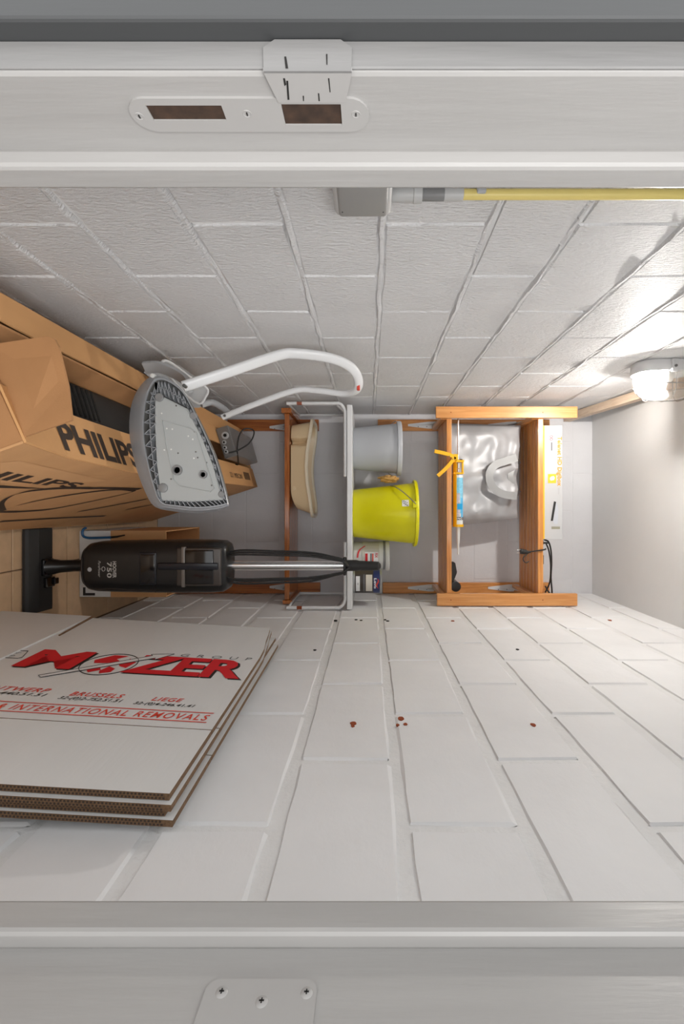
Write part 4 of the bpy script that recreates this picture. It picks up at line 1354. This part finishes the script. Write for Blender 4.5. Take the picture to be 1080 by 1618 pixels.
# ---------------------------------------------------------------- folded step stool upside on the carton
st = thing('step_stool', tuple(W(206, 690, 1.31)), 'folded grey step stool with white tube hoop leaning on left wall', 'stool')
Fo = [(241, 594), (264.5, 598), (288, 617), (305, 647), (326, 690), (343, 732), (359, 790), (358, 801), (339, 808), (309, 811), (275, 808), (245, 801), (230, 779), (215.6, 741), (206, 698), (204, 666), (209, 634), (222, 609)]
No = [(246, 598), (264, 600), (288, 618), (305, 648), (326, 691), (343, 733), (358.5, 791), (357, 797), (339, 801), (309, 803), (277, 800), (253, 794), (241, 765), (232, 730), (226, 695), (225, 662), (229, 630), (236, 610)]
ON = [W(a, b, 1.280) for a, b in No]; OF = [W(a, b, 1.325) for a, b in Fo]
ON = smooth_pts(ON, 3, True); OF = smooth_pts(OF, 3, True)
cN = sum(ON, Vector()) / len(ON); cF = sum(OF, Vector()) / len(OF)
bm = bmesh.new()
ins = lambda r, c, k, dy=0: [c + (p - c) * k + Vector((0, dy, 0)) for p in r]
loft(bm, [ins(ON, cN, .975, .004), ins(ON, cN, .98, 0), ON, [a.lerp(b, .25) for a, b in zip(ON, OF)], [a.lerp(b, .3) + (b - cF) * .015 for a, b in zip(ON, OF)], [a.lerp(b, .9) for a, b in zip(ON, OF)], OF, ins(OF, cF, .98, .006), ins(OF, cF, .9, .007)], False, True)
obj('tread', bm, M_stool, st, True)
bm = bmesh.new()
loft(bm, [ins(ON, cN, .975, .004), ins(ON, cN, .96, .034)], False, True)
obj('tread_hollow', bm, mat('stool_hollow_shade', (112, 110, 107), .6), st, True)  # hollow darkened in colour for the shade between the ribs
plate = [(244, 620), (296, 646), (318, 690), (336, 735), (352, 790), (300, 793), (254, 791), (248, 735), (245, 675)]
bm = bmesh.new()
slab(bm, [W(a, b, 1.287) for a, b in plate], (0, 1, 0), .02)
bmesh.ops.bevel(bm, geom=[e for e in bm.edges if max(v.co.y for v in e.verts) < 1.2875], offset=.003, segments=2, affect='EDGES')
pt = obj('underside_plate', bm, mat('plate_grey', (172, 175, 174), .4), st)
bm = bmesh.new()
tube(bm, [W(a, b, 1.2862) for a, b in ((256, 664), (300, 676), (310, 684), (338, 772), (332, 777), (284, 768), (274, 758), (262, 700))], .0016, 6, closed=True)
obj('pressed_rib', bm, MATS['plate_grey'], pt, True)
for px, py, r in ((251.5, 628, .012), (305.5, 657, .010), (257.5, 771, .013), (350, 781, .009)):
    p = W(px, py, 1.286); bm = bmesh.new(); lathe(bm, (p.x, 1.287, p.z), [(.0001, -.005), (r * .8, -.005), (r, -.003), (r, .002)], 18, 'y'); obj('rubber_foot', bm, M_greydk, pt, True)
for px, py, r in ((280, 743, .014), (321, 750, .011)):
    p = W(px, py, 1.286); bm = bmesh.new(); lathe(bm, (p.x, 1.287, p.z), [(r * .6, .0), (r * .65, -.006), (r, -.006), (r, .002)], 18, 'y'); h = obj('pivot_hole', bm, M_greydk, pt, True)
for px, py in ((263, 677), (272, 678), (297, 689), (304, 694), (270, 710), (259, 711), (281, 716), (309, 714), (306, 724), (312, 723), (326, 731), (270, 757), (255, 653), (278, 641), (307, 682), (334, 767)):
    p = W(px, py, 1.286); bm = bmesh.new(); lathe(bm, (p.x, 1.287, p.z), [(.0001, -.0015), (.0022, -.001), (.0026, .001)], 8, 'y'); obj('rivet', bm, M_screw if (px + py) % 2 else M_whiteplast, pt, True)
# rib lattice round the plate
def ribs(name, pa, pb2, n, diag=True):
    bm = bmesh.new()
    def at(L, t):
        t = t * (len(L) - 1); i = min(int(t), len(L) - 2); f = t - i
        return (L[i][0] + (L[i + 1][0] - L[i][0]) * f, L[i][1] + (L[i + 1][1] - L[i][1]) * f)
    def wall(p, q):
        a, b = W(*p, 1.284), W(*q, 1.284)
        d = (b - a).cross(Vector((0, 1, 0))).normalized() * .0009
        slab(bm, [a - d, b - d, b + d, a + d], (0, 1, 0), .026)
    for k in range(n + 1):
        wall(at(pa, k / n), at(pb2, k / n))
        if diag and k < n: wall(at(pa, k / n), at(pb2, (k + 1) / n))
    mid = [((at(pa, k / 12)[0] + at(pb2, k / 12)[0]) / 2, (at(pa, k / 12)[1] + at(pb2, k / 12)[1]) / 2) for k in range(13)]
    if diag:
        for p, q in zip(mid, mid[1:]): wall(p, q)
    return obj(name, bm, M_stool, st)
ribs('rib_lattice', [(245, 604), (231, 632), (227, 662), (228, 695), (234, 730), (243, 764), (254, 790)], [(245, 615), (245, 640), (246, 675), (248, 735), (252, 786)], 11)
ribs('rib_lattice', [(250, 602), (264, 603), (287, 621), (304, 650), (325, 693), (341, 735), (357, 790)], [(248, 620), (270, 631), (296, 644), (318, 690), (336, 735), (353, 788)], 17)
ribs('rib_lattice', [(254, 793), (280, 798), (309, 801), (337, 799), (356, 796)], [(256, 790), (300, 792), (352, 790)], 14, False)
# hoop of flat tube: two rails joined at the top
hoop = [((289, 611), 1.365), ((366, 586), 1.41), ((437, 562), 1.46), ((466, 558.5), 1.48), ((518, 565), 1.51), ((551, 578), 1.55), ((565, 597), 1.60), ((563, 616), 1.65), ((544, 622), 1.69), ((500, 617), 1.71), ((466, 617), 1.72), ((407, 637), 1.735), ((352, 659), 1.75)]
bm = bmesh.new()
P = smooth_pts([W(a, b, y) for (a, b), y in hoop], 5)
sec = [(.016 * math.copysign(abs(math.cos(t)) ** .7, math.cos(t)), .011 * math.copysign(abs(math.sin(t)) ** .7, math.sin(t))) for t in [2 * math.pi * k / 14 for k in range(14)]]
tube(bm, P, 1, section=sec)
hp_ = obj('hoop', bm, M_whitemetal, st, True)
bm = bmesh.new(); p = W(565.5, 609, 1.628); box(bm, (p.x - .006, p.y - .014, p.z - .004), (p.x + .018, p.y + .004, p.z + .006), .002); obj('orange_mark', bm, M_print_orange, hp_)
for px, py, y in ((291, 609.5, 1.345), (355, 657, 1.735)):
    p = W(px, py, y); bm = bmesh.new(); lathe(bm, p, [(.0001, -.004), (.005, -.003), (.005, .012)], 12, 'y'); obj('pivot_bolt', bm, M_screw, st, True)
# second, smaller step folded behind, against the wall
bm = bmesh.new()
poly = [W(236, 584, 1.60), W(252, 571, 1.62), W(266, 569, 1.64), W(300, 590, 1.74), W(330, 614, 1.82), W(322, 640, 1.82), W(306, 640, 1.78), W(270, 612, 1.66)]
slab(bm, poly, (.25, -.2, -.3), .022)
obj('upper_step', bm, M_greyplast, st)
bm = bmesh.new()
tube(bm, smooth_pts([W(255, 576, 1.58), W(266, 571, 1.60), W(298, 594, 1.68), W(327, 614, 1.76), W(324, 628, 1.75), W(315, 638, 1.73), W(296, 626, 1.66), W(272, 600, 1.58)], 4, True), .0045, 8, closed=True)
obj('step_frame', bm, M_whitemetal, st, True)
bm = bmesh.new()
tube(bm, smooth_pts([W(228, 581, 1.52), W(250, 580, 1.52), W(272, 588, 1.52), W(292, 600, 1.50), W(300, 612, 1.46)], 5), 1, section=[(.018, .006), (-.018, .006), (-.018, -.006), (.018, -.006)])
obj('side_link', bm, M_greyplast, st, True)
bm = bmesh.new()
tube(bm, smooth_pts([W(318, 640, 1.76), W(335, 636, 1.78), W(352, 645, 1.78), W(362, 655, 1.76)], 5), .012, 10)
obj('side_link', bm, M_greyplast, st, True)
bm = bmesh.new(); p = W(243, 595, 1.30); lathe(bm, p, [(.0001, -.012), (.006, -.01), (.007, 0), (.005, .02)], 12, 'y'); obj('end_knob', bm, M_whiteplast, st, True)

# ---------------------------------------------------------------- flattened moving cartons against the right wall
FT, FB, NT, NBm = Vector((.411, 1.6, CH - .3075)), Vector((.357, 1.6, 0)), Vector((.440, .723, CH - .307)), Vector((.386, .723, 0))
nrm = (FB - FT).cross(NT - FT).normalized()
if nrm.x > 0: nrm = -nrm                        # towards the room
def mp_(y, z, h=0.0):
    """point on the front sheet: depth y, height z"""
    a = (FT - nrm * 0)
    x = a.x - (nrm.y * (y - a.y) + nrm.z * (z - a.z)) / nrm.x
    return Vector((x, y, z)) + nrm * h
ZT1 = CH - .307
def sheet(label, y0, y1, z1, h, creases, slit=False, prints_=False, torn=False):
    o = thing('flattened_carton', tuple(mp_((y0 + y1) / 2, 0.0, h)), label, 'carton', 'flattened moving cartons against the right wall')
    ys = [y0] + creases + [y1]
    for a, b in zip(ys, ys[1:]):
        bm = bmesh.new()
        edge = [mp_(a + .0012, .0005, h)]
        n = 10
        topn = []
        for k in range(n + 1):
            y = a + .0012 + (b - a - .0024) * k / n
            dz = (.004 * noise.noise(Vector((y * 40, h * 100, 3))) - (.03 * max(0, (y - 1.36) / .24) if y > 1.36 and torn else 0)) if torn and y > 1.33 else 0
            topn.append(mp_(y, z1 + dz, h))
        poly = edge + topn + [mp_(b - .0012, .0005, h)]
        slab(bm, poly, nrm, -.0108)
        bm.normal_update()
        bm.faces.ensure_lookup_table()
        p = obj('panel', bm, [M_cardwhite, M_cardedge], o)
        for f in p.data.polygons:
            if abs(f.normal.dot(nrm)) < .8: f.material_index = 1
    return o
mz = sheet('front white flattened moving carton with red lettering leaning on right wall', .723, 1.6, ZT1, 0, [.918], torn=True)
m2 = sheet('white flattened moving carton directly behind the lettered one', .716, 1.61, ZT1 + .006, -.0128, [.95], torn=True)
m3 = sheet('white flattened moving carton third from the front, behind two others', .724, 1.585, ZT1 - .006, -.0262, [.93])
m4 = sheet('rearmost flattened moving carton touching the right wall', .720, 1.56, ZT1 + .008, -.0396, [.9])
# corrugation of the near edges: dark flute openings
for o, h in ((mz, 0), (m2, -.0128), (m3, -.0262), (m4, -.0396)):
    y = {mz.name: .723, m2.name: .716, m3.name: .724, m4.name: .720}[o.name]
    bm = bmesh.new()
    z = CH - .62
    while z < CH - .315:
      for row in (.0029, .0079):
        p = mp_(y + .0012, z + (.0026 if row > .005 else 0), h - row)
        a = nrm * .0016
        add(bm, [p - a + Vector((0, -.0004, -.0016)), p + a + Vector((0, -.0004, -.0016)), p + a + Vector((0, -.0004, .0016)), p - a + Vector((0, -.0004, .0016))], [(0, 1, 2, 3)])
      z += .0058
    obj('flute_openings', bm, M_print_brown, o, rec=False)
def mfn(z0, z1, y0, y1, h=.0010):
    return lambda u, v: mp_(y0 + (y1 - y0) * v, CH + z0 + (z1 - z0) * u, h)
for key, a, b in (('m', -.886, -.742), ('zer', -.618, -.322)):
    prints('lettering', key, mfn(a + .006, b + .008, 1.158, 1.281, .0007), M_print_black, mz)
    prints('lettering', key, mfn(a, b, 1.164, 1.287), M_print_red, mz)
prints('lettering', 'group', mfn(-.520, -.324, 1.292, 1.312), M_print_grey, mz)
prints('lettering', 'ant', mfn(-.855, -.707, 1.033, 1.053), M_print_orange, mz)
prints('lettering', 'bru', mfn(-.655, -.540, 1.026, 1.046), M_print_orange, mz)
prints('lettering', 'lie', mfn(-.475, -.408, 1.024, 1.042), M_print_orange, mz)
prints('lettering', 'n1', mfn(-.885, -.70, 1.010, 1.028), M_print_black, mz)
prints('lettering', 'n2', mfn(-.668, -.532, 1.004, 1.021), M_print_black, mz)
prints('lettering', 'n3', mfn(-.504, -.374, 1.000, 1.016), M_print_black, mz)
prints('lettering', 'rem', mfn(-.760, -.328, .951, .975), M_print_orange, mz)
def mline(name, y0, y1, z0, z1, m): patch(name, [mp_(y0, CH + z0, .001), mp_(y0, CH + z1, .001), mp_(y1, CH + z1, .001), mp_(y1, CH + z0, .001)], m, mz)
mline('printed_rule', .9815, .9845, -.95, -.324, M_print_orange)
mline('printed_rule', .9425, .9455, -.95, -.326, M_print_orange)
# globe with a band across it
gc, ga, gb2 = (-.668, 1.212), .066, .072
bm = bmesh.new()
tube(bm, [mp_(gc[1] + gb2 * math.sin(t), CH + gc[0] + ga * math.cos(t), .0008) for t in [2 * math.pi * k / 36 for k in range(36)]], .0011, 4, closed=True)
obj('globe_outline', bm, M_print_black, mz)
for poly in ([(-.05, .02), (-.02, .062), (.02, .06), (.0, .035), (.018, .02), (-.01, .005), (-.04, .0)], [(-.045, -.03), (-.015, -.018), (.0, -.04), (-.02, -.06)], [(.03, .045), (.058, .02), (.052, -.02), (.03, -.01), (.02, .01), (.035, .022)], [(.008, -.015), (.03, -.028), (.03, -.05), (.008, -.062), (.0, -.045)]):
    patch('globe_land', [mp_(gc[1] + v, CH + gc[0] + u, .0008) for u, v in poly], M_print_red, mz)
bp_ = [(-.785, 1.118), (-.772, 1.108), (-.575, 1.268), (-.572, 1.255), (-.540, 1.306), (-.598, 1.292), (-.590, 1.284)]
patch('arrow', [mp_(y, CH + z, .0013) for z, y in bp_], M_cardwhite, mz)
bm = bmesh.new(); tube(bm, [mp_(y, CH + z, .0014) for z, y in bp_], .0009, 4, closed=True); obj('arrow_outline', bm, M_print_black, mz)
# small framed stamp low on the sheet
bm = bmesh.new(); tube(bm, [mp_(y, CH + z, .0008) for z, y in ((-1.02, 1.214), (-.905, 1.214), (-.900, 1.222), (-.918, 1.268), (-1.02, 1.268))], .0009, 4, closed=True); obj('stamp_frame', bm, M_print_black, mz)
prints('lettering', 'moz', mfn(-.985, -.925, 1.244, 1.260), M_print_grey, mz)
prints('lettering', 'gro', mfn(-.985, -.925, 1.222, 1.238), M_print_grey, mz)
# slot between the lower flap and the panel: raised flap edge
bm = bmesh.new()
slab(bm, [mp_(1.40, CH - .920, .0005), mp_(1.603, CH - .938, .0005), mp_(1.603, CH - .944, .004), mp_(1.40, CH - .924, .002)], nrm, .0015)
obj('slot_edge', bm, M_cardedge, mz)
bm = bmesh.new()
slab(bm, [mp_(1.03, CH - .934, .0002), mp_(1.603, CH - .944, .0002), mp_(1.603, .0005, .0002), mp_(1.03, .0005, .0002)], nrm, .005)
obj('lower_flap', bm, M_cardwhite, mz)
